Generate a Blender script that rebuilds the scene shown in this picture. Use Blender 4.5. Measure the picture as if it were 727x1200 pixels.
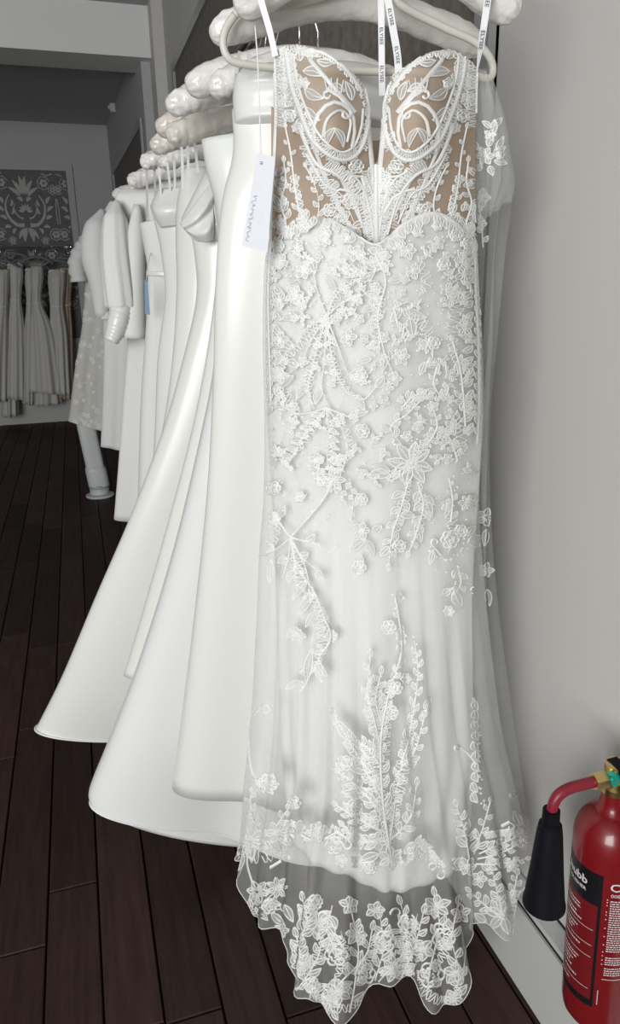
import bpy, bmesh, math, random
import numpy as np
from mathutils import Vector, Matrix
from mathutils.bvhtree import BVHTree

for o in list(bpy.data.objects): bpy.data.objects.remove(o)
scene = bpy.context.scene
COL = scene.collection

# ------------------------------------------------------------------ camera
F, CX, CY, H = 840.0, 363.5, 600.0, 1.45
PITCH, YAW, ROLL = [math.radians(a) for a in (17.3, 17.4, 1.08)]
_cp, _sp, _cy, _sy, _cr, _sr = math.cos(PITCH), math.sin(PITCH), math.cos(YAW), math.sin(YAW), math.cos(ROLL), math.sin(ROLL)
_f = np.array([_sy*_cp, _cy*_cp, -_sp]); _r = np.array([_cy, -_sy, 0.0]); _d = np.cross(_f, _r)
_rt = _r*_cr + _d*_sr; _dn = _d*_cr - _r*_sr
CM = np.stack([_rt, _dn, _f])
ORG = np.array([0, 0, H])
cam_d = bpy.data.cameras.new('camera'); cam_d.sensor_fit = 'VERTICAL'; cam_d.sensor_height = 36.0
cam_d.lens = 36.0*F/1200.0; cam_d.clip_start = 0.02
cam = bpy.data.objects.new('camera', cam_d); COL.objects.link(cam)
cam.matrix_world = Matrix(((_rt[0], -_dn[0], -_f[0], 0), (_rt[1], -_dn[1], -_f[1], 0), (_rt[2], -_dn[2], -_f[2], H), (0, 0, 0, 1)))
scene.camera = cam

# ------------------------------------------------------------------ light
vs = scene.view_settings
vs.view_transform = 'Standard'; vs.look = 'None'; vs.exposure = 0.0; vs.gamma = 1.0; vs.use_curve_mapping = False
world = bpy.data.worlds.new('overcast_sky'); scene.world = world; world.use_nodes = True
wb = world.node_tree.nodes['Background']; wb.inputs[0].default_value = (0.86, 0.93, 1.0, 1); wb.inputs[1].default_value = 1.0
def area(name, loc, rot, sx, sy, power, col):
    d = bpy.data.lights.new(name, 'AREA'); d.shape = 'RECTANGLE'; d.size = sx; d.size_y = sy; d.energy = power; d.color = col
    o = bpy.data.objects.new(name, d); COL.objects.link(o); o.location = loc; o.rotation_euler = rot
    return o
# daylight entering through the shop window in the front wall (behind the camera)
area('shop_window_daylight', (-2.65, -2.36, 1.8), (math.radians(90), 0, 0), 2.8, 2.4, 226, (1.0, 1.0, 0.985))
try:
    scene.cycles.transparent_max_bounces = 16
    scene.cycles.max_bounces = 8
except Exception: pass

# ------------------------------------------------------------------ helpers
def ray(u, v): return CM.T @ np.array([(u-CX)/F, (v-CY)/F, 1.0])
def P(u, v, y):
    q = ray(u, v); return q*(y/q[1]) + ORG
def PZ(u, v, z):
    q = ray(u, v); return q*((z-H)/q[2]) + ORG
def PX(u, v, x):
    q = ray(u, v); return q*(x/q[0]) + ORG

def mat(name, col, rough=0.5, metal=0.0, spec=0.5, noise=None, bump=None, alpha=None, sheen=0.0, emit=None, coat=0.0, sss=0.0):
    m = bpy.data.materials.new(name); m.use_nodes = True
    nt = m.node_tree; b = nt.nodes['Principled BSDF']
    b.inputs['Base Color'].default_value = (*col, 1); b.inputs['Roughness'].default_value = rough
    b.inputs['Metallic'].default_value = metal; b.inputs['Specular IOR Level'].default_value = spec
    b.inputs['Sheen Weight'].default_value = sheen
    b.inputs['Coat Weight'].default_value = coat
    tc = nt.nodes.new('ShaderNodeTexCoord')
    if noise:
        sc, lo, hi = noise
        n = nt.nodes.new('ShaderNodeTexNoise'); n.inputs['Scale'].default_value = sc; n.inputs['Detail'].default_value = 4
        nt.links.new(tc.outputs['Object'], n.inputs['Vector'])
        r = nt.nodes.new('ShaderNodeValToRGB')
        r.color_ramp.elements[0].position = .3; r.color_ramp.elements[1].position = .7
        r.color_ramp.elements[0].color = (*[c*lo for c in col], 1); r.color_ramp.elements[1].color = (*[min(1, c*hi) for c in col], 1)
        nt.links.new(n.outputs['Fac'], r.inputs['Fac']); nt.links.new(r.outputs['Color'], b.inputs['Base Color'])
    if bump:
        sc, st = bump
        n2 = nt.nodes.new('ShaderNodeTexNoise'); n2.inputs['Scale'].default_value = sc; n2.inputs['Detail'].default_value = 3
        nt.links.new(tc.outputs['Object'], n2.inputs['Vector'])
        bp = nt.nodes.new('ShaderNodeBump'); bp.inputs['Strength'].default_value = st; bp.inputs['Distance'].default_value = .004
        nt.links.new(n2.outputs['Fac'], bp.inputs['Height']); nt.links.new(bp.outputs['Normal'], b.inputs['Normal'])
    if alpha is not None:
        b.inputs['Alpha'].default_value = alpha
    return m

def sheer(name, col, cover, trans=0.35):
    """net fabric: a share of light passes straight through, the threads scatter the rest"""
    m = bpy.data.materials.new(name); m.use_nodes = True; nt = m.node_tree
    for n in list(nt.nodes): nt.nodes.remove(n)
    out = nt.nodes.new('ShaderNodeOutputMaterial'); mx = nt.nodes.new('ShaderNodeMixShader')
    t = nt.nodes.new('ShaderNodeBsdfTransparent'); d = nt.nodes.new('ShaderNodeBsdfDiffuse'); tl = nt.nodes.new('ShaderNodeBsdfTranslucent')
    m2 = nt.nodes.new('ShaderNodeMixShader'); m2.inputs[0].default_value = trans
    d.inputs[0].default_value = (*col, 1); tl.inputs[0].default_value = (*col, 1)
    tc = nt.nodes.new('ShaderNodeTexCoord'); no = nt.nodes.new('ShaderNodeTexNoise'); no.inputs['Scale'].default_value = 14
    mr = nt.nodes.new('ShaderNodeMapRange'); mr.inputs['To Min'].default_value = cover*.75; mr.inputs['To Max'].default_value = min(1, cover*1.25)
    nt.links.new(tc.outputs['Object'], no.inputs['Vector']); nt.links.new(no.outputs['Fac'], mr.inputs['Value'])
    nt.links.new(mr.outputs[0], mx.inputs[0])
    nt.links.new(d.outputs[0], m2.inputs[1]); nt.links.new(tl.outputs[0], m2.inputs[2])
    nt.links.new(t.outputs[0], mx.inputs[1]); nt.links.new(m2.outputs[0], mx.inputs[2]); nt.links.new(mx.outputs[0], out.inputs[0])
    return m

MT = {}
MT['wall'] = mat('painted_plaster', (.60, .59, .565), .85, noise=(.9, .97, 1.03), bump=(60, .05))
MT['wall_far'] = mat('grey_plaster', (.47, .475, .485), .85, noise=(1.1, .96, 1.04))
MT['beam'] = mat('brightened_beam_paint', (.80, .80, .79), .85, noise=(1, .98, 1.02))  # lighter than the wall plaster, standing in for light the beam lacks
MT['ceil'] = mat('ceiling_paint', (.42, .425, .43), .9, noise=(.8, .97, 1.03))  # colour darkened so the ceiling bounces less fill light
MT['wall_dark'] = mat('low_bounce_wall_paint', (.16, .16, .165), .85, noise=(1, .96, 1.04))  # unseen walls, made dark to reduce bounced light on the gowns
MT['base'] = mat('gloss_skirting_paint', (.62, .62, .60), .45, noise=(2.5, .96, 1.03))
MT['gap'] = mat('dark_gap', (.012, .012, .013), .8)
MT['mould'] = mat('silver_moulding', (.42, .42, .43), .4, metal=.3)
MT['panelcloth'] = mat('brown_grey_wallcovering', (.17, .152, .135), .8, noise=(38, .75, 1.25), bump=(180, .3))
MT['damask_bg'] = mat('damask_ground', (.13, .13, .13), .7, noise=(30, .85, 1.15))
MT['damask_fg'] = mat('damask_silver', (.40, .40, .385), .5, noise=(40, .85, 1.1))
MT['satin'] = mat('ivory_satin', (.80, .80, .765), .27, spec=.55, sheen=.1, bump=(5, .10))
MT['satin_w'] = mat('white_satin', (.79, .80, .79), .28, spec=.55, sheen=.1, bump=(5, .10))
MT['crepe'] = mat('matte_crepe', (.78, .78, .755), .75, sheen=.3, bump=(8, .15))
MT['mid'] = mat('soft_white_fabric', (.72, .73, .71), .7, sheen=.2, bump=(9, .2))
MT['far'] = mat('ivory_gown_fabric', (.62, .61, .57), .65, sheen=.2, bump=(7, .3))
MT['pad'] = mat('padded_satin', (.80, .78, .74), .24, spec=.65, noise=(25, .95, 1.04), bump=(70, .6))
MT['pad_c'] = mat('champagne_satin', (.69, .645, .585), .25, spec=.65, noise=(25, .94, 1.05), bump=(70, .6))
MT['plastic'] = mat('offwhite_plastic', (.66, .64, .58), .42)
MT['chrome'] = mat('chrome', (.75, .75, .77), .16, metal=1)
MT['lining'] = mat('ivory_lining', (.84, .845, .83), .6, sheen=.2, bump=(6, .12))
MT['tulle'] = sheer('tulle_net', (.90, .91, .90), .30, .4)
MT['tulle_light'] = sheer('fine_tulle_net', (.86, .87, .86), .26, .4)
MT['nude'] = sheer('nude_illusion_mesh', (.60, .475, .37), .80, .2)
MT['nude_back'] = mat('nude_mesh_back', (.50, .41, .32), .8, noise=(20, .9, 1.08))
MT['lace'] = mat('lace_cord', (.83, .83, .81), .5, spec=.35)
MT['lace_fill'] = sheer('lace_ground', (.84, .84, .82), .48, .2)
MT['bead'] = mat('clear_sequin', (.86, .86, .86), .15, spec=.8, coat=.5)
MT['boning'] = mat('boning_channel', (.82, .82, .81), .55)
MT['ribbon'] = mat('satin_ribbon', (.84, .85, .86), .4)
MT['print'] = mat('ribbon_print', (.10, .10, .11), .6)
MT['card'] = mat('tag_card', (.80, .82, .88), .7)
MT['scrawl'] = mat('tag_ink', (.70, .72, .78), .7)
MT['red'] = mat('red_enamel', (.20, .008, .011), .28, coat=.35, noise=(6, .95, 1.05))
MT['redhose'] = mat('red_hose', (.24, .012, .028), .4)
MT['black'] = mat('black_label', (.008, .008, .010), .35)
MT['horn'] = mat('black_horn_plastic', (.003, .0035, .007), .6, spec=.2)
MT['labelred'] = mat('label_red', (.17, .007, .010), .4)
MT['white_print'] = mat('white_print', (.72, .68, .67), .5)
MT['brass'] = mat('brass', (.72, .55, .24), .28, metal=1)
MT['green'] = mat('green_pin_disc', (.01, .30, .22), .3)
MT['yellow'] = mat('yellow_pin', (.75, .40, .06), .4)
MT['white_pl'] = mat('white_appliance', (.62, .64, .64), .4)
MT['grey_pl'] = mat('grey_grille', (.16, .17, .18), .5)
MT['blue'] = mat('blue_tag', (.22, .36, .50), .6)
MT['floor'] = mat('subfloor', (.006, .005, .005), .9)

def plank_mat():
    m = bpy.data.materials.new('dark_plank'); m.use_nodes = True; nt = m.node_tree; b = nt.nodes['Principled BSDF']
    tc = nt.nodes.new('ShaderNodeTexCoord'); mp = nt.nodes.new('ShaderNodeMapping'); mp.inputs['Scale'].default_value = (26, 2.2, 1)
    oi = nt.nodes.new('ShaderNodeObjectInfo'); geo = nt.nodes.new('ShaderNodeNewGeometry')
    n = nt.nodes.new('ShaderNodeTexNoise'); n.inputs['Scale'].default_value = 2.2; n.inputs['Detail'].default_value = 7; n.inputs['Roughness'].default_value = .65
    ad = nt.nodes.new('ShaderNodeVectorMath'); ad.operation = 'ADD'
    nt.links.new(geo.outputs['Position'], mp.inputs['Vector']); nt.links.new(mp.outputs[0], ad.inputs[0]); nt.links.new(oi.outputs['Random'], ad.inputs[1])
    nt.links.new(ad.outputs[0], n.inputs['Vector'])
    r = nt.nodes.new('ShaderNodeValToRGB'); r.color_ramp.elements[0].position = .25; r.color_ramp.elements[1].position = .8
    r.color_ramp.elements[0].color = (.026, .0135, .0110, 1); r.color_ramp.elements[1].color = (.066, .036, .0295, 1)
    nt.links.new(n.outputs['Fac'], r.inputs['Fac'])
    hs = nt.nodes.new('ShaderNodeHueSaturation'); mr = nt.nodes.new('ShaderNodeMapRange')
    mr.inputs['To Min'].default_value = .68; mr.inputs['To Max'].default_value = 1.35
    nt.links.new(oi.outputs['Random'], mr.inputs['Value']); nt.links.new(mr.outputs[0], hs.inputs['Value'])
    nt.links.new(r.outputs[0], hs.inputs['Color']); nt.links.new(hs.outputs[0], b.inputs['Base Color'])
    b.inputs['Roughness'].default_value = .6; b.inputs['Specular IOR Level'].default_value = .22
    bp = nt.nodes.new('ShaderNodeBump'); bp.inputs['Strength'].default_value = .12; bp.inputs['Distance'].default_value = .003
    nt.links.new(n.outputs['Fac'], bp.inputs['Height']); nt.links.new(bp.outputs[0], b.inputs['Normal'])
    return m
MT['plank'] = plank_mat()

def link(name, me, m, parent=None):
    o = bpy.data.objects.new(name, me); COL.objects.link(o)
    if m is not None:
        for mm in (m if isinstance(m, (list, tuple)) else [m]): me.materials.append(MT[mm] if isinstance(mm, str) else mm)
    if parent is not None: o.parent = parent
    return o
def tag(o, label=None, cat=None, group=None, kind=None):
    if label: o['label'] = label
    if cat: o['category'] = cat
    if group: o['group'] = group
    if kind: o['kind'] = kind
    return o
def thing(name, loc, label, cat, group=None):
    o = bpy.data.objects.new(name, None); COL.objects.link(o); o.location = loc; o.empty_display_size = .05
    tag(o, label, cat, group); return o

class MB:
    """collects faces in world coordinates, becomes ONE mesh object"""
    def __init__(s): s.v = []; s.f = []; s.mi = []
    def add(s, vs_, fs, mi=0):
        b = len(s.v); s.v.extend([tuple(map(float, p)) for p in vs_]); s.f.extend([tuple(i+b for i in f) for f in fs]); s.mi.extend([mi]*len(fs))
    def box(s, lo, hi, mi=0):
        x0, y0, z0 = lo; x1, y1, z1 = hi
        s.add([(x0,y0,z0),(x1,y0,z0),(x1,y1,z0),(x0,y1,z0),(x0,y0,z1),(x1,y0,z1),(x1,y1,z1),(x0,y1,z1)],
              [(0,3,2,1),(4,5,6,7),(0,1,5,4),(1,2,6,5),(2,3,7,6),(3,0,4,7)], mi)
    def prism(s, poly, axis, a, b, mi=0):
        n = len(poly)
        def pt(p, t):
            q = list(p); q.insert(axis, t); return q
        s.add([pt(p, a) for p in poly] + [pt(p, b) for p in poly],
              [tuple(range(n))[::-1], tuple(range(n, 2*n))] + [(i, (i+1) % n, n+(i+1) % n, n+i) for i in range(n)], mi)
    def tube(s, pts, r, n=10, mi=0, cap=True):
        pts = [np.array(p, float) for p in pts]; k = len(pts)
        rr = r if isinstance(r, (list, tuple, np.ndarray)) else [r]*k
        vs_ = []; prev = None
        for i in range(k):
            t = pts[min(i+1, k-1)] - pts[max(i-1, 0)]; t = t/(np.linalg.norm(t)+1e-9)
            a = prev if prev is not None else (np.array([0, 0, 1.]) if abs(t[2]) < .9 else np.array([1., 0, 0]))
            a = a - t*(a @ t); a /= np.linalg.norm(a)+1e-9; b = np.cross(t, a); prev = a
            for j in range(n):
                w = 2*math.pi*j/n; vs_.append(pts[i] + (a*math.cos(w) + b*math.sin(w))*rr[i])
        fs = [(i*n+j, i*n+(j+1) % n, (i+1)*n+(j+1) % n, (i+1)*n+j) for i in range(k-1) for j in range(n)]
        if cap: fs += [tuple(range(n))[::-1], tuple(range((k-1)*n, k*n))]
        s.add(vs_, fs, mi)
    def lathe(s, prof, c, n=32, mi=0, axis=None):
        """prof: (r, z) list around vertical axis through c"""
        vs_ = []; k = len(prof)
        for r, z in prof:
            for j in range(n):
                w = 2*math.pi*j/n; vs_.append((c[0]+r*math.cos(w), c[1]+r*math.sin(w), c[2]+z))
        fs = [(i*n+j, i*n+(j+1) % n, (i+1)*n+(j+1) % n, (i+1)*n+j) for i in range(k-1) for j in range(n)]
        fs += [tuple(range(n))[::-1], tuple(range((k-1)*n, k*n))]
        s.add(vs_, fs, mi)
    def ball(s, c, r, mi=0, n=8, m=5, sq=(1, 1, 1)):
        vs_ = [(c[0], c[1], c[2]-r*sq[2])]
        for i in range(1, m):
            a = -math.pi/2 + math.pi*i/m
            for j in range(n):
                w = 2*math.pi*j/n; vs_.append((c[0]+r*sq[0]*math.cos(a)*math.cos(w), c[1]+r*sq[1]*math.cos(a)*math.sin(w), c[2]+r*sq[2]*math.sin(a)))
        vs_.append((c[0], c[1], c[2]+r*sq[2])); L = len(vs_)-1
        fs = [(0, 1+(j+1) % n, 1+j) for j in range(n)]
        fs += [(1+(i-1)*n+j, 1+(i-1)*n+(j+1) % n, 1+i*n+(j+1) % n, 1+i*n+j) for i in range(1, m-1) for j in range(n)]
        fs += [(L, 1+(m-2)*n+j, 1+(m-2)*n+(j+1) % n) for j in range(n)]
        s.add(vs_, fs, mi)
    def build(s, name, m, parent=None, smooth=True):
        me = bpy.data.meshes.new(name)
        off = np.array(parent.location) if parent is not None and parent.type == 'EMPTY' else None
        if parent is not None and off is None: off = np.array(parent.get('_off', (0, 0, 0)))
        vv = s.v if off is None else [(a-off[0], b-off[1], c-off[2]) for a, b, c in s.v]
        me.from_pydata(vv, [], s.f); me.update()
        o = link(name, me, m, parent)
        if len(set(s.mi)) > 1: me.polygons.foreach_set('material_index', s.mi)
        if smooth: me.polygons.foreach_set('use_smooth', [True]*len(me.polygons))
        return o
def sub(part_obj, thing_obj):
    part_obj['_off'] = tuple(thing_obj.location); return part_obj
def soft_edges(o, ang=35):
    try:
        me = o.data
        bm = bmesh.new(); bm.from_mesh(me)
        for e in bm.edges:
            if len(e.link_faces) == 2 and e.calc_face_angle(0) > math.radians(ang): e.smooth = False
        bm.to_mesh(me); bm.free()
    except Exception: pass
    return o

def catmull(A, n):
    """uniform Catmull-Rom through control rows A (k, ...) -> n samples"""
    A = np.asarray(A, float); k = len(A)
    t = np.linspace(0, k-1, n); i = np.clip(np.floor(t).astype(int), 0, k-2); f = t - i
    sh = (n,) + (1,)*(A.ndim-1); f = f.reshape(sh)
    p1 = A[i]; p2 = A[i+1]
    p0 = np.where((i > 0).reshape(sh), A[np.maximum(i-1, 0)], 2*p1-p2)
    p3 = np.where((i < k-2).reshape(sh), A[np.minimum(i+2, k-1)], 2*p2-p1)
    return .5*((2*p1) + (-p0+p2)*f + (2*p0-5*p1+4*p2-p3)*f*f + (-p0+3*p1-3*p2+p3)*f**3)

def grid_normals(G, closed):
    du = (np.roll(G, -1, 1)-np.roll(G, 1, 1)) if closed else np.gradient(G, axis=1)
    dv = np.gradient(G, axis=0); n = np.cross(du, dv); return n/(np.linalg.norm(n, axis=2, keepdims=True)+1e-12)
def grid_faces(R, C, closed):
    cc = C if closed else C-1
    return [(i*C+j, i*C+(j+1) % C, (i+1)*C+(j+1) % C, (i+1)*C+j) for i in range(R-1) for j in range(cc)]
def grid_obj(name, G, closed, m, parent=None, thick=0.0):
    R, C, _ = G.shape; mb = MB(); mb.add(G.reshape(-1, 3), grid_faces(R, C, closed))
    o = mb.build(name, m, parent)
    if thick:
        md = o.modifiers.new('cloth_thickness', 'SOLIDIFY'); md.thickness = thick; md.offset = -1
    return o
def bvh_of(*grids):
    vs_ = []; fs = []
    for G, closed in grids:
        b = len(vs_); R, C, _ = G.shape
        vs_ += [tuple(p) for p in G.reshape(-1, 3)]; fs += [tuple(i+b for i in f) for f in grid_faces(R, C, closed)]
    return BVHTree.FromPolygons(vs_, fs)

def ring_gown(rows, R=60, C=72, fold=(0, 0, 0), fold2=(0, 0, 0), tw=0.0, ph=0.0):
    """closed tube of cloth; each row (uL,vL,yL,uR,vR,yR,halfdepth). fold=(count, amp_top, amp_bottom)"""
    A = np.array([np.concatenate([P(r[0], r[1], r[2]), P(r[3], r[4], r[5]), [r[6]]]) for r in rows])
    S = catmull(A, R); th = np.linspace(0, 2*math.pi, C, endpoint=False)
    G = np.zeros((R, C, 3))
    for i in range(R):
        t = i/(R-1); a, b, d = S[i, :3], S[i, 3:6], S[i, 6]
        c = (a+b)/2; h = (b-a)/2; N = np.array([h[1], -h[0], 0]); N /= np.linalg.norm(N)+1e-9
        if N[1] > 0: N = -N
        amp = fold[1]+(fold[2]-fold[1])*t; amp2 = fold2[1]+(fold2[2]-fold2[1])*t
        w = 1 + amp*np.cos(fold[0]*th+tw*t+ph) + amp2*np.cos(fold2[0]*th+1.3-tw*t)
        G[i] = c + h[None]*(np.cos(th)*(1+.35*(w-1)))[:, None] + N[None]*(d*np.sin(th)*w*np.where(np.sin(th) < 0, .35, 1.0))[:, None]
    return G
def strip_ribbon(mb, pts, w, nrm=(0, -1, 0), th=.0008, mi=0):
    pts = [np.array(p) for p in pts]; n0 = np.array(nrm, float); k = len(pts); vs_ = []
    for i in range(k):
        t = pts[min(i+1, k-1)]-pts[max(i-1, 0)]; t /= np.linalg.norm(t)+1e-9; s_ = np.cross(t, n0); s_ /= np.linalg.norm(s_)+1e-9
        ww = w[i] if isinstance(w, (list, tuple)) else w
        vs_ += [pts[i]-s_*ww/2+n0*th, pts[i]+s_*ww/2+n0*th, pts[i]+s_*ww/2-n0*th, pts[i]-s_*ww/2-n0*th]
    fs = [(i*4+j, i*4+(j+1) % 4, (i+1)*4+(j+1) % 4, (i+1)*4+j) for i in range(k-1) for j in range(4)] + [(3, 2, 1, 0), (k*4-4, k*4-3, k*4-2, k*4-1)]
    mb.add(vs_, fs, mi)
def text2d(s, size=1.0, bold=0.0):
    cu = bpy.data.curves.new('lettering', 'FONT'); cu.body = s; cu.size = size; cu.offset = bold; cu.resolution_u = 2
    o = bpy.data.objects.new('lettering', cu); COL.objects.link(o)
    dg = bpy.context.evaluated_depsgraph_get(); dg.update()
    me = bpy.data.meshes.new_from_object(o.evaluated_get(dg))
    v = [(p.co.x, p.co.y) for p in me.vertices]; f = [tuple(p.vertices) for p in me.polygons]
    bpy.data.objects.remove(o); bpy.data.curves.remove(cu); bpy.data.meshes.remove(me)
    return v, f

# ------------------------------------------------------------------ the room
XW, YB, ZC1, ZC2 = .802, 8.97, 3.36, 3.19
def struct(name, mb, m, parent=None, smooth=False):
    o = mb.build(name, m, parent, smooth)
    if parent is None: o['kind'] = 'structure'
    return o
mb = MB(); mb.box((-4.4, -2.7, -.06), (1.0, 9.2, -.016)); floor = struct('floor', mb, 'floor')
mb = MB(); mb.box((XW, -2.7, 0), (XW+.15, 6.0, 3.5)); wall_r = struct('wall_right', mb, 'wall')
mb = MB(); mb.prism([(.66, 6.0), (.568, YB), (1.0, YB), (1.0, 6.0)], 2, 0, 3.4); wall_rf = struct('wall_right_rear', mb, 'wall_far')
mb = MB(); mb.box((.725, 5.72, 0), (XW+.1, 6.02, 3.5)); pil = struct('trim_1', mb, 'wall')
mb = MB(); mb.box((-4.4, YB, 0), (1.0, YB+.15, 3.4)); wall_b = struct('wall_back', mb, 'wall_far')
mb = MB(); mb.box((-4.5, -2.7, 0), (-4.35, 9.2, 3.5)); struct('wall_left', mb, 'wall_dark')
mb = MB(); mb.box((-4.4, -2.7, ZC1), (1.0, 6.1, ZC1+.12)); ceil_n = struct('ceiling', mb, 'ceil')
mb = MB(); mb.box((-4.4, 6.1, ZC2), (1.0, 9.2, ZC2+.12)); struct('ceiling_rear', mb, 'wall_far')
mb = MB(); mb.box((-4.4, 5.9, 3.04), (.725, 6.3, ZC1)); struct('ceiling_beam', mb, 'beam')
# front wall with shop window opening (behind the camera)
mb = MB(); mb.box((-4.4, -2.7, 0), (1.0, -2.5, .45)); mb.box((-4.4, -2.7, 3.05), (1.0, -2.5, 3.4))
mb.box((-4.4, -2.7, .45), (-4.15, -2.5, 3.05)); mb.box((-1.15, -2.7, .45), (1.0, -2.5, 3.05)); struct('wall_front', mb, 'wall_dark')
mb = MB()
for x in (-4.15, -2.67, -1.2): mb.box((x, -2.64, .45), (x+.05, -2.56, 3.05))
for z in (.45, 3.0): mb.box((-4.15, -2.64, z), (-1.15, -2.56, z+.05))
struct('window_1', mb, 'mould')

# planks: each a child of the floor
random.seed(5)
PW, X0 = .1207, .025
lens_ = [.62, .78, .94, 1.1]; pm = {}
for L in lens_:
    g = .0022; b = .0022; w, l = PW/2-g, L/2-g
    vs_ = [(-w,-l,-.016),(w,-l,-.016),(w,l,-.016),(-w,l,-.016),(-w,-l,-b),(w,-l,-b),(w,l,-b),(-w,l,-b),(-w+b,-l+b,0),(w-b,-l+b,0),(w-b,l-b,0),(-w+b,l-b,0)]
    fs = [(0,1,5,4),(1,2,6,5),(2,3,7,6),(3,0,4,7),(4,5,9,8),(5,6,10,9),(6,7,11,10),(7,4,8,11),(8,9,10,11)]
    me = bpy.data.meshes.new('plank'); me.from_pydata(vs_, [], fs); me.update(); me.materials.append(MT['plank']); pm[L] = (me, vs_, fs)
rest = MB(); npl = 0
for k in range(-36, 8):
    xc = X0 + PW*(k+.5)
    if xc > .85: continue
    y = -2.5 - random.random()*.8
    while y < YB:
        L = random.choice(lens_); yc = y+L/2
        q = CM @ (np.array([xc, max(yc, .4), 0])-ORG); u = CX+F*q[0]/q[2]; v = CY+F*q[1]/q[2]
        if yc > .6 and yc+L/2 < YB+.25 and -90 < u < 830 and v < 1330 and npl < 296:
            o = bpy.data.objects.new('plank', pm[L][0]); COL.objects.link(o); o.parent = floor; o.location = (xc, yc, 0); npl += 1
        elif yc-L/2 < YB:
            rest.add([(a+xc, b_+yc, c) for a, b_, c in pm[L][1]], pm[L][2])
        y += L
o = rest.build('plank_field', 'plank', floor, False); o['kind'] = 'stuff'

# skirting on the right wall: boxed board with a dark gap under its lid
bb = MB(); bb.box((.76, -2.5, -.016), (XW, 5.72, .200)); bo = struct('baseboard_right', bb, 'base')
mb = MB(); mb.box((.765, -2.5, .200), (XW, 5.72, .2135)); mb.build('gap', 'gap', bo, False)
mb = MB(); mb.box((.7615, -2.5, .2135), (XW, 5.72, .226)); mb.build('lid', 'base', bo, False)
mb = MB(); mb.box((XW-.004, -2.5, .226), (XW, 5.72, .2285)); mb.build('seam', 'gap', bo, False)
mb = MB(); mb.box((-4.3, YB-.02, -.016), (.57, YB, .27)); struct('baseboard_back', mb, 'wall')

# framed wall-covering panel behind the rack (right wall)
def wall_panel(name, label, pts, zt, zb, xoff, m):
    """pts: two (x,y) ends along the wall"""
    (x0, y0), (x1, y1) = pts
    t = thing(name, (x0, y0, zb), label, 'wall panel')
    d = np.array([x1-x0, y1-y0]); d /= np.linalg.norm(d); n = np.array([-d[1], d[0]])
    if n[0] > 0: n = -n
    def slab(name, s0, s1, z0, z1, th, mm):
        L = np.hypot(x1-x0, y1-y0); mb = MB()
        a = np.array([x0, y0])+d*s0; b = np.array([x0, y0])+d*s1; e = n*th
        vv = [(*a, z0), (*b, z0), (*(b+e), z0), (*(a+e), z0), (*a, z1), (*b, z1), (*(b+e), z1), (*(a+e), z1)]
        mb.add(vv, [(0,3,2,1),(4,5,6,7),(0,1,5,4),(1,2,6,5),(2,3,7,6),(3,0,4,7)]); return mb.build(name, mm, t, False)
    L = float(np.hypot(x1-x0, y1-y0)); fw = .055
    slab('field', 0, L, zb, zt, .006, m)
    slab('moulding', 0, L, zt-fw, zt, .022, 'mould'); slab('moulding', 0, L, zb, zb+fw, .022, 'mould')
    slab('moulding', 0, fw, zb+fw, zt-fw, .022, 'mould'); slab('moulding', L-fw, L, zb+fw, zt-fw, .022, 'mould')
    return t
wall_panel('wall_covering_panel', 'large brown-grey wall covering panel in silver moulding behind the gown rack', [(XW, 1.34), (XW, 5.33)], 2.86, .5, 0, 'panelcloth')
wall_panel('wall_covering_panel', 'dark moulded wall panel on the rear stretch of the right wall', [(.655, 6.12), (.578, 8.62)], 2.70, .5, 0, 'panelcloth')
# back-wall damask panel
DP = thing('damask_panel', (-.7, YB, 1.0), 'silver damask wallpaper panel in plain grey frame on the back wall', 'wall panel')
PL, PR_, PT, PB = -1.75, .09, 2.72, .95
mb = MB(); mb.box((PL, YB-.008, PB), (PR_, YB, PT)); mb.build('wallpaper', 'damask_bg', DP, False)
for lo, hi in (((PL-.07, PB-.07), (PR_+.07, PB)), ((PL-.07, PT), (PR_+.07, PT+.07)), ((PL-.07, PB), (PL, PT)), ((PR_, PB), (PR_+.07, PT))):
    mb = MB(); mb.box((lo[0], YB-.03, lo[1]), (hi[0], YB, hi[1])); mb.build('frame_bar', 'wall_far', DP, False)
# small motion sensor high on the rear right wall
sp = P(131.5, 123, 8.0); sx = .66-(8.0-6.0)*.031
SN = thing('motion_sensor', (sx, 8.0, 2.9), 'small white motion sensor high on the rear right wall', 'sensor')
mb = MB(); c = np.array([sx-.02, 8.0, sp[2]])
mb.prism([(c[1]-.04, c[2]-.065), (c[1]+.04, c[2]-.065), (c[1]+.045, c[2]+.06), (c[1]-.045, c[2]+.06)], 0, sx-.045, sx+.005); mb.build('housing', 'white_pl', SN, False)
mb = MB(); mb.ball((sx-.045, 8.0, c[2]-.02), .022, n=10, m=6); mb.build('lens', 'base', SN)

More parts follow.
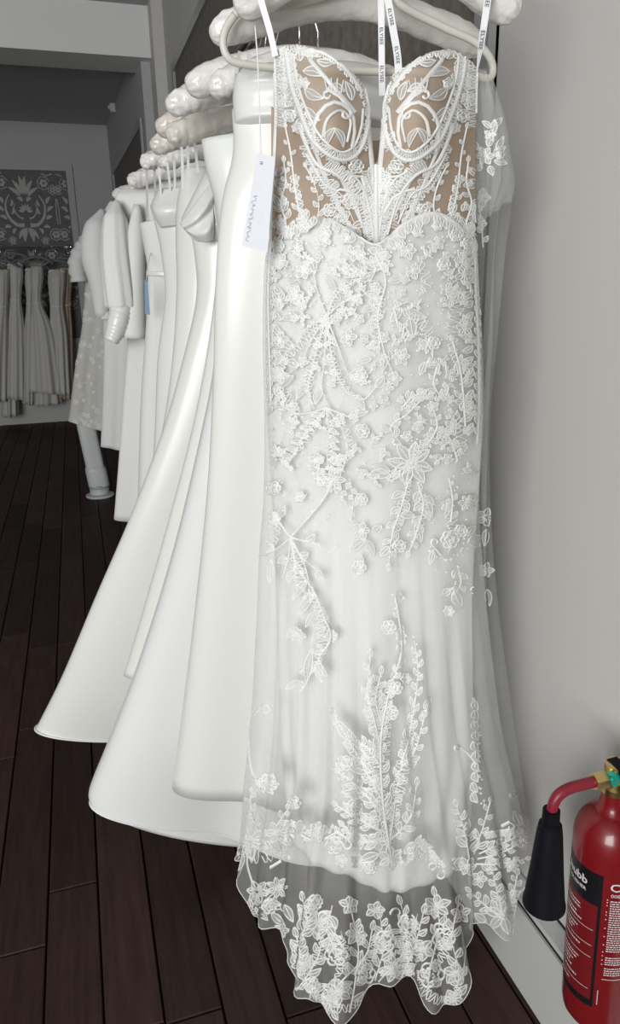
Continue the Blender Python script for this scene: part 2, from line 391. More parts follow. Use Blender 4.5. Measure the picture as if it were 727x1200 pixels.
# ------------------------------------------------------------------ lace tool: motifs drawn on a cloth surface
class Surf:
    """maps 2-D drawing coordinates to a point and normal on cloth by tracing onto its mesh"""
    def __init__(s, bvh): s.b = bvh
    def __call__(s, u, v):
        d = ray(u, v); h = s.b.ray_cast(Vector(ORG), Vector(d).normalized())
        if h[0] is None: return None
        n = np.array(h[1]); 
        if n @ d > 0: n = -n
        return np.array(h[0]), n
class Lace:
    def __init__(s, surf, px=1.0, jump=.03, lift=.0006): s.s = surf; s.mb = MB(); s.px = px; s.jump = jump; s.lift = lift
    def _strip(s, secs, mi):
        """secs: list of lists of (u,v,height)"""
        pts = []
        for sec in secs:
            row = []
            for (u, v, h) in sec:
                r = s.s(u, v); row.append(None if r is None else r[0]+r[1]*(h+s.lift))
            pts.append(row)
        m = len(secs[0]); idx = {}; vs_ = []; fs = []
        def vid(i, j):
            if (i, j) not in idx: idx[(i, j)] = len(vs_); vs_.append(pts[i][j])
            return idx[(i, j)]
        for i in range(len(pts)-1):
            for j in range(m-1):
                q = [pts[i][j], pts[i][j+1], pts[i+1][j+1], pts[i+1][j]]
                if any(p is None for p in q): continue
                if max(np.linalg.norm(q[a]-q[(a+1) % 4]) for a in range(4)) > s.jump: continue
                fs.append((vid(i, j), vid(i, j+1), vid(i+1, j+1), vid(i+1, j)))
        if fs: s.mb.add(vs_, fs, mi)
    def cord(s, pts, w=2.0, h=.0016, n=None, w1=None, mi=0, smooth=True):
        pts = np.array(pts, float)
        L = np.linalg.norm(np.diff(pts, axis=0), axis=1).sum()
        n = n or max(3, int(L/(5*s.px))+2)
        p = catmull(pts, n) if smooth and len(pts) > 2 else np.array([pts[0]+(pts[-1]-pts[0])*t for t in np.linspace(0, 1, n)]) if len(pts) == 2 else catmull(pts, n)
        t = np.gradient(p, axis=0); t /= np.linalg.norm(t, axis=1, keepdims=True)+1e-9
        secs = []
        for i in range(n):
            ww = (w + ((w1 if w1 is not None else w)-w)*i/(n-1))/2; a = np.array([-t[i, 1], t[i, 0]])
            l, r = p[i]+a*ww, p[i]-a*ww; m1, m2 = p[i]+a*ww*.45, p[i]-a*ww*.45
            secs.append([(l[0], l[1], 0), (m1[0], m1[1], h), (m2[0], m2[1], h), (r[0], r[1], 0)])
        s._strip(secs, mi)
    def zig(s, pts, w=10, per=4.5, cw=1.2, h=.0009, taper=True):
        """netting stitched back and forth along a path"""
        pts = np.array(pts, float); L = np.linalg.norm(np.diff(pts, axis=0), axis=1).sum(); n = max(6, int(L/per*4)); p = catmull(pts, n) if len(pts) > 2 else np.linspace(pts[0], pts[1], n)
        t = np.gradient(p, axis=0); t /= np.linalg.norm(t, axis=1, keepdims=True)+1e-9; a = np.stack([-t[:, 1], t[:, 0]], 1)
        k = np.linspace(0, 1, n); env = (np.sin(math.pi*np.clip(k*1.1, .06, 1)) if taper else np.ones(n))[:, None]
        for ph in (0, 2.1): s.cord(p+a*env*(w/2*np.sin(k*L/per*2*math.pi/1.0*.5+ph))[:, None], cw*s.px, h, n=n)
    def leaf(s, base, tip, w, bend=0, rim=1.35, vein=True, h=.0009, fill=1, n=7):
        b = np.array(base, float); e = np.array(tip, float); d = e-b; L = np.linalg.norm(d)+1e-6; d /= L; a = np.array([-d[1], d[0]])
        ts = np.linspace(0, 1, n); cen = [b+d*L*t+a*bend*math.sin(math.pi*t) for t in ts]; hw = [w/2*math.sin(math.pi*min(1, t**.85))+.15*s.px for t in ts]
        secs = []
        for c, k in zip(cen, hw):
            l, r = c+a*k, c-a*k; secs.append([(l[0], l[1], .0002), (c[0], c[1], h*.6), (r[0], r[1], .0002)])
        s._strip(secs, fill)
        s.cord([c+a*k for c, k in zip(cen, hw)], rim*s.px, h, n=n); s.cord([c-a*k for c, k in zip(cen, hw)], rim*s.px, h, n=n)
        if vein: s.cord([cen[0], cen[n//2], cen[-1]], rim*.8*s.px, h*1.2, n=5)
    def bead(s, u, v, r=1.6, h=.0022):
        c = s.s(u, v)
        if c is None: return
        ring = [s.s(u+r*math.cos(k*math.pi/3), v+r*math.sin(k*math.pi/3)) for k in range(6)]
        if any(q is None for q in ring) or max(np.linalg.norm(q[0]-c[0]) for q in ring) > s.jump*.5: return
        s.mb.add([c[0]+c[1]*(h+s.lift)] + [q[0]+q[1]*s.lift for q in ring], [(0, 1+k, 1+(k+1) % 6) for k in range(6)], 2)
    def beads(s, pts, n, r=1.4, jit=.6):
        p = catmull(np.array(pts, float), n) if len(pts) > 2 else np.linspace(pts[0], pts[1], n)
        for q in p: s.bead(q[0]+random.uniform(-jit, jit), q[1]+random.uniform(-jit, jit), r*random.uniform(.8, 1.2))
    def flower(s, c, r, n=5, rot=0, w=.75, asp=1.0, bead=True, inner=.12, rim=1.5):
        for k in range(n):
            a = rot+2*math.pi*k/n+random.uniform(-.08, .08); rr = r*random.uniform(.9, 1.1)
            s.leaf((c[0]+inner*r*math.cos(a), c[1]+inner*r*math.sin(a)*asp), (c[0]+rr*math.cos(a), c[1]+rr*math.sin(a)*asp), r*w*4.2/n, random.uniform(-.06, .06)*r, rim=rim)
        if bead:
            s.bead(c[0], c[1], max(1.5, r*.13), .003)
            for k in range(5): s.bead(c[0]+r*.2*math.cos(k*1.257), c[1]+r*.2*math.sin(k*1.257), 1.3)
    def rose(s, c, r, rot=0):
        for ring, m in ((1.0, 6), (.62, 5)):
            for k in range(m):
                a = rot+ring+2*math.pi*k/m; x, y = c[0]+r*.55*ring*math.cos(a), c[1]+r*.55*ring*math.sin(a)
                s.cord([(x+r*.42*ring*math.cos(a+q), y+r*.42*ring*math.sin(a+q)) for q in np.linspace(-1.7, 1.7, 6)], 2.2*s.px, .0018)
        s._strip([[(c[0]+r*.8*math.cos(q), c[1]+r*.8*math.sin(q), .0003), (c[0], c[1], .0008)] for q in np.linspace(0, 2*math.pi, 10)], 1)
        for k in range(6): s.bead(c[0]+random.uniform(-.3, .3)*r, c[1]+random.uniform(-.3, .3)*r, 1.4)
    def scroll(s, pts, w=3.0, curl=6, ccw=1, w1=1.5, fill=False):
        """stem that ends in a small spiral"""
        pts = [np.array(p, float) for p in pts]; d = pts[-1]-pts[-2]; a0 = math.atan2(d[1], d[0]); c = pts[-1]+curl*np.array([math.cos(a0+ccw*math.pi/2), math.sin(a0+ccw*math.pi/2)])
        sp = [c+curl*(1-.62*t)*np.array([math.cos(a0-ccw*math.pi/2+ccw*t*5.2), math.sin(a0-ccw*math.pi/2+ccw*t*5.2)]) for t in np.linspace(.1, 1, 9)]
        s.cord(pts+sp, w, .0018, w1=w1)
    def sprig(s, pts, n=5, ll=14, lw=6, ang=.75, end=None, shrink=.6, stem=1.8, side=0, bd=True):
        """stem with alternating leaves; end = 'leaf' | 'flower' | None"""
        pts = np.array(pts, float); c = catmull(pts, 40) if len(pts) > 2 else np.linspace(pts[0], pts[1], 40)
        s.cord(pts, stem*s.px, .0015, w1=stem*.7*s.px)
        for k in range(n):
            i = int(4+(k+.3)/n*33); t = c[min(i+1, 39)]-c[i-1]; a = math.atan2(t[1], t[0]); sg = side if side else (1 if k % 2 == 0 else -1)
            sc = 1-(1-shrink)*k/max(1, n-1); a += sg*ang*random.uniform(.8, 1.2); L = ll*sc*random.uniform(.85, 1.15)
            s.leaf(c[i], (c[i][0]+L*math.cos(a), c[i][1]+L*math.sin(a)), lw*sc, sg*.12*L)
            if bd: s.bead(c[i][0], c[i][1], 1.4)
        t = c[-1]-c[-4]; a = math.atan2(t[1], t[0]); q = c[-1]
        if end == 'leaf': s.leaf(q, (q[0]+ll*shrink*math.cos(a), q[1]+ll*shrink*math.sin(a)), lw*shrink)
        if end == 'flower': s.flower((q[0]+4*math.cos(a), q[1]+4*math.sin(a)), ll*.6, 5, a)
    def done(s, parent, name='lace_applique', label=None, split=True):
        """one object for each separate spray; single loose beads become one part of kind stuff"""
        if not s.mb.f: return None
        mb = s.mb; s.mb = MB(); V = np.array(mb.v)
        if not split:
            o = mb.build(name, ['lace', 'lace_fill', 'bead'], parent)
            if label: o['label'] = label
            return o
        par = list(range(len(V)))
        def find(a):
            while par[a] != a: par[a] = par[par[a]]; a = par[a]
            return a
        for f in mb.f:
            r = find(f[0])
            for q in f[1:]: par[find(q)] = r
        cell = {}; cs = .0042
        K = np.floor(V/cs).astype(int)
        for i in range(len(V)): cell.setdefault(tuple(K[i]), []).append(i)
        for k, ids in cell.items():
            r = find(ids[0])
            for q in ids[1:]: par[find(q)] = r
            for d in ((1,0,0),(0,1,0),(0,0,1),(1,1,0),(1,0,1),(0,1,1),(1,-1,0),(1,0,-1),(0,1,-1)):
                o2 = cell.get((k[0]+d[0], k[1]+d[1], k[2]+d[2]))
                if o2: par[find(o2[0])] = find(r)
        comp = {}
        for fi, f in enumerate(mb.f): comp.setdefault(find(f[0]), []).append(fi)
        out = None; loose = MB()
        for fl in sorted(comp.values(), key=len, reverse=True):
            ids = sorted({q for fi in fl for q in mb.f[fi]}); mp = {q: n for n, q in enumerate(ids)}
            if len(fl) < 40:
                b = len(loose.v); loose.v += [mb.v[q] for q in ids]; loose.f += [tuple(mp[q]+b for q in mb.f[fi]) for fi in fl]; loose.mi += [mb.mi[fi] for fi in fl]; continue
            m2 = MB(); m2.v = [mb.v[q] for q in ids]; m2.f = [tuple(mp[q] for q in mb.f[fi]) for fi in fl]; m2.mi = [mb.mi[fi] for fi in fl]
            o = m2.build(name, ['lace', 'lace_fill', 'bead'], parent); out = out or o
            if label: o['label'] = label
        if loose.f:
            o = loose.build('loose_sequins', ['lace', 'lace_fill', 'bead'], parent); o['kind'] = 'stuff'; out = out or o
        return out

# damask print on the back panel (drawn in metres on the panel plane)
class PlaneSurf:
    def __call__(s, x, z):
        if not (PL+.01 < x < PR_-.005 and PB+.01 < z < PT-.01): return None
        return np.array([x, YB-.008, z]), np.array([0, -1., 0])
def damask_unit(L, cx, cz):
    def m(pts, sg): return [(cx+sg*a, cz+b) for a, b in pts]
    def lf(a, b, c_, d, w, sg): L.leaf((cx+sg*a, cz+b), (cx+sg*c_, cz+d), w, sg*.012, rim=.35, vein=False, h=.0008, n=6)
    for sg in (-1, 1):
        # big acanthus arms
        L.cord(m([(.03, -.19), (.11, -.185), (.185, -.10), (.20, .02), (.15, .115)], sg), .042, .001, w1=.010)
        L.cord(m([(.03, -.125), (.085, -.10), (.118, -.03), (.10, .03)], sg), .020, .001, w1=.006)
        for a, b, c_, d, w in ((.20, -.13, .27, -.10, .030), (.225, -.05, .29, .0, .030), (.222, .03, .27, .10, .028), (.17, -.21, .235, -.215, .028), (.12, -.225, .15, -.28, .026), (.145, -.08, .125, -.01, .022), (.15, .0, .13, .07, .02)): lf(a, b, c_, d, w, sg)
        # crown leaves
        for a, b, c_, d, w in ((.012, .12, .030, .30, .040), (.03, .12, .10, .26, .036), (.04, .10, .15, .19, .032), (.02, .05, .075, .085, .028)): lf(a, b, c_, d, w, sg)
        lf(.008, -.22, .045, -.36, .040, sg); lf(.02, -.22, .10, -.33, .030, sg)
        for rx, rz, rr in ((.215, .235, .045), (.30, .17, .032), (.285, -.285, .042), (.17, -.35, .030)):
            for k in range(6):
                a = k*math.pi/3; L.leaf((cx+sg*rx+rr*.25*math.cos(a), cz+rz+rr*.25*math.sin(a)), (cx+sg*rx+rr*math.cos(a), cz+rz+rr*math.sin(a)), rr*.55, rim=.3, vein=False, h=.0008, n=5)
            L.cord([(cx+sg*rx+rr*1.5*math.cos(q), cz+rz+rr*1.5*math.sin(q)) for q in np.linspace(.3, 5.6, 12)], .009, .001)
        L.cord(m([(.31, .33), (.25, .31), (.20, .33)], sg), .012, .001); L.cord(m([(.32, -.18), (.315, -.05), (.325, .08)], sg), .010, .001)
    for k in range(7):
        a = math.pi*(k+.5)/7; L.leaf((cx+.02*math.cos(a), cz-.06+.02*math.sin(a)), (cx+.075*math.cos(a), cz-.06+.085*math.sin(a)), .018, rim=.3, vein=False, h=.0008, n=5)
L = Lace(PlaneSurf(), px=.012, jump=.2, lift=.0004)
for cx in (-1.69, -1.03, -.37, .29):
    for cz in (2.36, 1.62): damask_unit(L, cx, cz)
_o = L.mb.build('damask_print', ['damask_fg', 'damask_fg', 'damask_fg'], DP)

# ------------------------------------------------------------------ rack rail and hangers
RX, RZ = .42, 1.955
RL = thing('clothes_rail', (RX, 3.1, RZ), 'chrome wall rail carrying the long row of gowns on the right', 'clothes rail')
mb = MB(); mb.tube([(RX, .80, RZ), (RX, 5.5, RZ)], .0125, 14); mb.build('rod', 'chrome', RL)
for yy in (1.20, 3.2, 5.2):
    mb = MB(); mb.tube([(RX, yy, RZ+.012), (RX+.03, yy, RZ+.03), (XW-.01, yy, RZ+.03)], .008, 10); mb.lathe([(.001, 0), (.028, 0), (.028, .01)], (XW-.02, yy, RZ+.025), 14)
    mb.build('bracket', 'chrome', RL)

def hanger(label, tl, tr, rise=.045, r=.022, pad='pad', ruche=.05, hookx=None, group='padded satin hangers on the rail', n=96):
    tl, tr = np.array(tl), np.array(tr); c = (tl+tr)/2
    T = thing('padded_hanger', (c[0], c[1], c[2]+rise), label, 'hanger', group)
    rnd = random.Random(sum(map(ord, label))); ph = rnd.random()*6
    pts = []; rr = []
    for i in range(n):
        t = .5-.5*math.cos(math.pi*i/(n-1)); s_ = 2*t-1
        p = tl+(tr-tl)*t; p[2] += rise*(1-abs(s_)**1.7); pts.append(p)
        k = math.sqrt(max(0, 1-abs(s_)**14)); rr.append(max(.0015, r*k*(1-.10*(1-abs(s_)))))
    mb = MB(); mb.tube(pts, rr, 36)
    for i in range(n):
        for j in range(36):
            a = 2*math.pi*j/36; s_ = abs(-math.cos(math.pi*i/(n-1))); q = np.array(mb.v[i*36+j]); k = 1+ruche*(.8*math.sin(3*a+i*.31+ph)+.6*math.sin(5*a-i*.7+2*ph)+.5*math.sin(i*1.3+2*a))*(.5+.5*s_)+.075*math.cos(9*a+ph)*max(0, (s_-.86)/.14)
            mb.v[i*36+j] = tuple(pts[i]+(q-pts[i])*k)
    mb.build('pad', pad, T)
    top = c+np.array([0, 0, rise+r*.6]); hz = RZ+.0135
    dx = RX-c[0]
    pts = [top, top+np.array([0, 0, .03])] + [np.array([c[0]+dx+.018*math.cos(a), c[1], RZ-.004+.018*math.sin(a)]) for a in np.linspace(-.9, 3.3, 12)]
    mb = MB(); mb.tube(pts, .0018, 8); mb.build('hook', 'chrome', T)
    return T

# ------------------------------------------------------------------ front gown: beaded lace over tulle
def YF(u, v=0): return 1.0-.08*(u-440)/356
HT0 = hanger('ivory padded satin hanger nearest the camera, holding the lace gown', P(277, 14, 1.035), P(607, 20, .955), rise=.075, r=.0255, ruche=.035)
GW = thing('lace_wedding_gown', (.42, .98, .06), 'ivory lace mermaid wedding gown with sheer nude corset bodice at the front of the rack', 'wedding gown')
def front_row(uL, vL, uR, vR, bulge, n=9, vs_=None, us=None):
    """control points across the front; s=-1..1, bulging towards the room"""
    out = []
    for i in range(n):
        s_ = math.sin(math.pi/2*(2*i/(n-1)-1)); u = (uL+uR)/2+(uR-uL)/2*s_; v = (vL+vR)/2+(vR-vL)/2*s_
        if us: u = us[i]; s_ = (u-(uL+uR)/2)/((uR-uL)/2)
        if vs_: v = vs_[i]
        out.append(P(u, v, YF(u)+.02-bulge*math.sqrt(max(0, 1-s_*s_))))
    return out
def close_row(pts, back):
    """adds the far side of the tube behind a front row"""
    pts = [np.array(p) for p in pts]; a, b = pts[0], pts[-1]; k = len(pts); out = list(pts)
    for i in range(1, k-1):
        t = i/(k-1); p = b+(a-b)*t; p = p.copy(); p[1] += back*math.sin(math.pi*t); out.append(p)
    return out
def net(rows, R, C, closed):
    A = np.array(rows)
    if closed:
        A = np.concatenate([A, A[:, :1]], 1)
        ext = np.concatenate([A[:, -3:-1], A, A[:, 1:3]], 1); k = ext.shape[1]
        X = catmull(np.swapaxes(ext, 0, 1), (k-1)*12+1); X = X[24:-24]
        idx = np.linspace(0, len(X)-1, C+1)[:-1]; lo = np.floor(idx).astype(int); f = (idx-lo)[:, None, None]
        X = X[lo]*(1-f)+X[np.minimum(lo+1, len(X)-1)]*f
    else: X = catmull(np.swapaxes(A, 0, 1), C)
    G = catmull(np.swapaxes(X, 0, 1), R); return G

# opaque lining skirt
lin_rows = [
    front_row(317, 276, 557, 282, .098, vs_=[280, 265, 250, 268, 287, 260, 248, 266, 284], us=[317, 340, 372, 408, 441, 474, 510, 540, 557]),
    front_row(313, 320, 558, 324, .108), front_row(312, 400, 560, 404, .112), front_row(315, 490, 561, 494, .10), front_row(322, 590, 556, 594, .085),
    front_row(327, 690, 550, 694, .08), front_row(331, 800, 551, 804, .082), front_row(336, 900, 553, 904, .076),
    front_row(345, 985, 545, 995, .060, vs_=[984, 1008, 1020, 1031, 1044, 1043, 1034, 1022, 998], us=[345, 362, 390, 420, 450, 470, 505, 528, 546])]
lin_rows = [close_row(r, .05) for r in lin_rows]
GL = net(lin_rows, 110, 150, True)
nrm = grid_normals(GL, True)
ti = np.linspace(0, 1, 110)[:, None]; tj = np.linspace(0, 1, 150, endpoint=False)[None]
foldL = .0022*np.sin(tj*2*math.pi*17+3*ti)*np.clip((ti-.45)/.5, 0, 1) + .0015*np.sin(tj*2*math.pi*9+5*ti)
GL = GL + nrm*foldL[..., None]*1.4
skirt = grid_obj('lining_skirt', GL, True, 'lining', GW, .002)
hem = MB(); hem.tube(list(GL[-1])+[GL[-1][0]], .0012, 6); hem.build('hem_edge', 'lace', sub(skirt, GW))
hem = MB(); hem.tube([p+np.array([0, -.0025, .010]) for p in GL[-1]]+[GL[-1][0]+np.array([0, -.0025, .010])], .0008, 6); hem.build('hem_edge', 'lace', skirt)

# tulle overskirt with scalloped hem
def hem_row(pts): return [P(u, v, y) for u, v, y in pts]
HEM = [(275, 1008, 1.20), (284, 1026, 1.17), (292, 1072, 1.13), (308, 1079, 1.09), (326, 1098, 1.06), (343, 1122, 1.03), (342, 1160, 1.01), (364, 1168, .985),
       (384, 1190, .975), (416, 1190, .97), (444, 1152, .995), (478, 1149, .985), (498, 1174, .96), (524, 1185, .95), (546, 1160, .95), (551, 1118, .965), (549, 1084, .975),
       (574, 1089, .955), (602, 1092, .945), (611, 1048, .95), (626, 998, .965)]
def mid_row(uL, vL, uR, vR, bulge, n=21, w=0):
    out = []
    for i in range(n):
        s_ = -1+2*i/(n-1); u = (uL+uR)/2+(uR-uL)/2*math.copysign(abs(s_)**.9, s_); v = (vL+vR)/2+(vR-vL)/2*s_
        out.append(P(u, v, YF(u)+.02-bulge*math.sqrt(max(0, 1-s_*s_))))
    return out
def blend_row(f, a, b): return [np.array(x)*(1-f)+np.array(y)*f for x, y in zip(a, b)]
r930 = mid_row(284, 925, 607, 922, .125)
hrow = hem_row(HEM)
def top_row():
    us = np.linspace(314, 559, 21); vv = np.interp(us, [317, 340, 372, 408, 441, 474, 510, 540, 557], [281, 266, 251, 269, 288, 261, 249, 267, 285])
    return [P(u, v, YF(u)+.02-.106*math.sqrt(max(0, 1-((u-436.5)/123.)**2))) for u, v in zip(us, vv)]
tul = [top_row(), mid_row(311, 304, 560, 308, .115), mid_row(309, 330, 561, 334, .118), mid_row(308, 400, 566, 404, .122), mid_row(310, 490, 567, 494, .112), mid_row(309, 580, 562, 584, .100),
       mid_row(303, 650, 566, 654, .096), mid_row(299, 750, 576, 754, .102), mid_row(293, 850, 590, 854, .116), r930,
       blend_row(.35, r930, hrow), blend_row(.72, r930, hrow), hrow]
tul = [close_row(r, .035+.004*i) for i, r in enumerate(tul)]
GT = net(tul, 160, 260, True)
nrm = grid_normals(GT, True); ti = np.linspace(0, 1, 160)[:, None]; tj = np.linspace(0, 1, 260, endpoint=False)[None]
g = np.clip((ti-.42)/.58, 0, 1)
fT = g*(.011*np.sin(tj*2*math.pi*22+2.5*np.sin(ti*3))+.004*np.sin(tj*2*math.pi*39+ti*4))
GT = GT + nrm*fT[..., None]
tulle = grid_obj('tulle_overskirt', GT, True, 'tulle', GW); sub(tulle, GW)
mb = MB(); mb.tube(list(GT[-1])+[GT[-1][0]], .0009, 5); mb.build('hem_edge', 'lace', tulle)
bT = bvh_of((GT, True)); sT = Surf(bT)

# long tulle fall at the gown's right side, from the sleeve down to the train
fall = [[(553, 90, 1.03), (562, 84, 1.05), (576, 96, 1.06)], [(555, 150, 1.03), (575, 140, 1.04), (592, 150, 1.07)], [(558, 225, 1.03), (580, 215, 1.035), (600, 230, 1.08)],
        [(558, 300, 1.03), (574, 300, 1.06), (592, 300, 1.07)], [(560, 400, 1.03), (572, 400, 1.05), (583, 400, 1.07)], [(560, 490, 1.03), (567, 490, 1.05), (575, 490, 1.07)],
        [(557, 590, 1.03), (566, 590, 1.045), (575, 590, 1.06)], [(553, 700, 1.03), (568, 700, 1.04), (583, 700, 1.05)], [(550, 800, 1.03), (572, 800, 1.03), (596, 800, 1.04)],
        [(550, 900, 1.03), (580, 900, 1.02), (610, 900, 1.02)], [(552, 985, 1.04), (588, 985, 1.02), (622, 975, 1.01)]]
GFl = net([[P(*q) for q in r] for r in fall], 90, 26, False)
nrm = grid_normals(GFl, False); tj = np.linspace(0, 1, 26)[None]; ti = np.linspace(0, 1, 90)[:, None]
GFl = GFl+nrm*(.010*np.sin(tj*9+ti*2)*np.sin(math.pi*tj))[..., None]
grid_obj('tulle_fall', GFl, False, 'tulle_light', GW)
# gathered tulle sleeve that puffs out beside the bodice
slv = [[(552, 86, 1.02), (561, 80, .99), (570, 86, .985), (577, 100, 1.02)], [(553, 120, 1.02), (565, 118, .98), (580, 122, .975), (590, 135, 1.02)], [(554, 170, 1.02), (570, 168, .975), (588, 170, .97), (596, 176, 1.02)],
       [(556, 215, 1.02), (574, 212, .98), (592, 208, .975), (601, 212, 1.02)], [(558, 262, 1.02), (570, 256, 1.0), (580, 248, .995), (598, 236, 1.02)]]
GS = net([close_row([P(*q) for q in r], .05) for r in slv], 40, 60, True)
nrm = grid_normals(GS, True); tj = np.linspace(0, 1, 60, endpoint=False)[None]; ti = np.linspace(0, 1, 40)[:, None]
GS = GS+nrm*(.0025*np.sin(tj*2*math.pi*9+ti*3))[..., None]
grid_obj('tulle_sleeve', GS, True, 'tulle_light', GW)

# corset bodice of nude mesh
bod = [
 [(316,292,1.02),(338,292,.985),(362,292,.965),(390,292,.955),(418,292,.95),(441,292,.945),(464,292,.945),(490,292,.945),(515,292,.95),(540,292,.96),(558,292,.985)],
 [(317,236,1.0),(339,236,.97),(364,236,.945),(392,236,.935),(420,236,.93),(441,236,.93),(462,236,.925),(488,236,.925),(514,236,.93),(538,236,.945),(557,236,.97)],
 [(320,195,1.0),(341,195,.965),(366,196,.93),(393,197,.912),(420,199,.92),(441,200,.93),(461,198,.915),(487,196,.90),(512,195,.912),(536,195,.94),(557,195,.97)],
 [(322,152,1.0),(342,150,.955),(366,152,.905),(393,155,.885),(427,165,.915),(441,193,.93),(452,163,.91),(485,155,.875),(511,152,.888),(536,152,.93),(557,155,.97)],
 [(322,105,1.0),(342,100,.96),(366,105,.91),(394,112,.895),(428,137,.925),(441,191,.932),(453,133,.92),(482,112,.885),(509,106,.893),(535,106,.935),(558,115,.97)],
 [(322,60,1.0),(343,52,.975),(368,58,.94),(397,74,.925),(427,106,.94),(441,190,.934),(455,102,.935),(478,77,.915),(505,62,.922),(533,60,.95),(560,79,.975)]]
GB = net([[P(*q) for q in r] for r in bod], 70, 120, False)
bodice = grid_obj('nude_mesh_bodice', GB, False, 'nude', GW)
bB = bvh_of((GB, False)); sB = Surf(bB)
GBk = net([[P(u, v, y) for u, y in ((318, 1.02), (360, 1.07), (441, 1.09), (515, 1.065), (557, .99))] for v in (125, 170, 230, 292)], 20, 40, False)
GBk[:8, :, 2] -= (np.linspace(1, 0, 8)[:, None]*np.sin(np.linspace(0, math.pi, 40))[None]*.045)
grid_obj('back_panel', GBk, False, 'nude_back', GW, .0015)

random.seed(11)
# --- bodice lace, drawn once for the left cup and mirrored for the right
LB = Lace(sB, lift=.0010)
def mir(p, sg): return (441+sg*(p[0]-441), p[1]) if sg > 0 else (441-(p[0]-441)*1.0, p[1])
def M(pts, sg): return [mir(p, sg) for p in pts]
for sg in (1, -1):
    # wide textured bands of lace under the cords
    for pts, w in (([(336, 60), (342, 100), (354, 138), (372, 170), (398, 184), (418, 178)], 15), ([(354, 62), (384, 66), (410, 88), (428, 116), (432, 150), (424, 176)], 10), ([(384, 190), (404, 206), (424, 240), (436, 282)], 16), ([(356, 170), (372, 205), (396, 240), (412, 272)], 9), ([(430, 200), (432, 240), (438, 284)], 14), ([(328, 66), (330, 110), (330, 150)], 13), ([(350, 284), (354, 250), (344, 205)], 8)):
        LB.zig(M(pts, sg), w, 5, 1.5, .0013, taper=False); LB.cord(M(pts, sg), w*.7, .0003, mi=1)
    for t in np.linspace(0, 1, 16):
        q = catmull(np.array([(338., 66.), (344, 105), (356, 140), (374, 170), (398, 183), (418, 174), (430, 150), (431, 118), (412, 86), (384, 66)]), 16)[int(t*15)]
        LB.leaf(mir(q, sg), mir((q[0]+random.uniform(-9, 9), q[1]-random.uniform(4, 12)), sg), 7); LB.bead(*mir((q[0]+2, q[1]+3), sg), 1.8)
    for k in range(34):
        q = (random.uniform(378, 438), random.uniform(200, 282)); LB.leaf(mir(q, sg), mir((q[0]+random.uniform(-9, 5), q[1]-random.uniform(6, 12)), sg), 6) if q[0] > 378+(q[1]-200)*.3 else None
    for k in range(16):
        q = (random.uniform(322, 372), random.uniform(240, 285)); LB.leaf(mir(q, sg), mir((q[0]+random.uniform(-8, 8), q[1]-random.uniform(8, 14)), sg), 6)
    # boning channels
    LBn = Lace(sB, lift=.0008)
    for pts, w in (([(364, 71), (416, 132)], 5), ([(349, 118), (372, 182), (400, 250)], 4), ([(431, 106), (432, 150), (436, 196)], 5.5), ([(424, 205), (440, 280)], 4), ([(398, 205), (434, 282)], 4), ([(372, 190), (420, 284)], 3.5), ([(436, 196), (440, 290)], 5)):
        LBn.cord(M(pts, sg), w, .0014)
    o = LBn.mb.build('boning_channel', ['boning', 'boning', 'boning'], GW)
    # cup outlines
    LB.cord(M([(336, 62), (341, 95), (352, 130), (368, 165), (395, 186), (416, 182), (428, 160), (432, 128), (426, 100)], sg), 5, .0022)
    LB.cord(M([(345, 66), (349, 95), (360, 128), (375, 158), (397, 177), (413, 172), (422, 152), (425, 128)], sg), 2.6, .0018)
    LB.cord(M([(352, 60), (378, 62), (404, 82), (424, 108)], sg), 4.5, .002)
    LB.beads(M([(341, 80), (350, 125), (368, 165), (396, 186), (420, 176), (431, 140)], sg), 34, 1.8)
    # inner scrolls and leaves of the cup
    LB.scroll(M([(372, 178), (368, 150), (378, 128), (394, 120), (408, 128)], sg), 5, 7, sg, 2.5)
    LB.scroll(M([(412, 172), (415, 145), (404, 120), (388, 108)], sg), 4, 6, -sg, 2)
    LB.cord(M([(379, 160), (384, 140), (398, 130), (410, 142), (406, 166)], sg), 4, .0018, w1=2)
    LB.leaf(mir((392, 150), sg), mir((384, 170), sg), 8, 3*sg); LB.leaf(mir((392, 150), sg), mir((402, 172), sg), 7, -3*sg)
    LB.leaf(mir((358, 104), sg), mir((380, 116), sg), 11, 3*sg); LB.leaf(mir((360, 126), sg), mir((376, 142), sg), 10, 3*sg)
    LB.leaf(mir((384, 104), sg), mir((404, 108), sg), 9, -3*sg); LB.leaf(mir((412, 118), sg), mir((404, 96), sg), 9, 2*sg)
    LB.leaf(mir((400, 84), sg), mir((412, 64), sg), 9, 2*sg); LB.leaf(mir((424, 100), sg), mir((433, 82), sg), 8, 0)
    LB.leaf(mir((356, 84), sg), mir((378, 90), sg), 11, -3*sg); LB.leaf(mir((372, 72), sg), mir((392, 74), sg), 8, 2*sg)
    for k in range(4): LB.cord(M([(384+k*5, 110), (381+k*7, 92+abs(k-1.5)*2)], sg), 1.4, .0014)
    # 3-D blossoms at the top corner
    for (a, b, r) in ((350, 60, 12), (338, 74, 12), (364, 62, 9), (334, 96, 11), (346, 92, 9), (330, 58, 9), (334, 118, 10)):
        LB.flower(mir((a, b), sg), r, 5, random.random()*3, .9, inner=.05); 
    for (a, b, r) in ((357, 98, 7), (340, 136, 8), (350, 150, 7)): LB.rose(mir((a, b), sg), r, random.random()*3)
    # under-bust and waist ornaments
    LB.cord(M([(352, 150), (370, 190), (395, 205), (415, 232), (428, 275)], sg), 4.5, .002, w1=2)
    LB.cord(M([(360, 180), (380, 215), (400, 228), (416, 262)], sg), 3, .0018, w1=1.5)
    LB.cord(M([(404, 200), (420, 212), (432, 240), (438, 278)], sg), 3.2, .0018, w1=2)
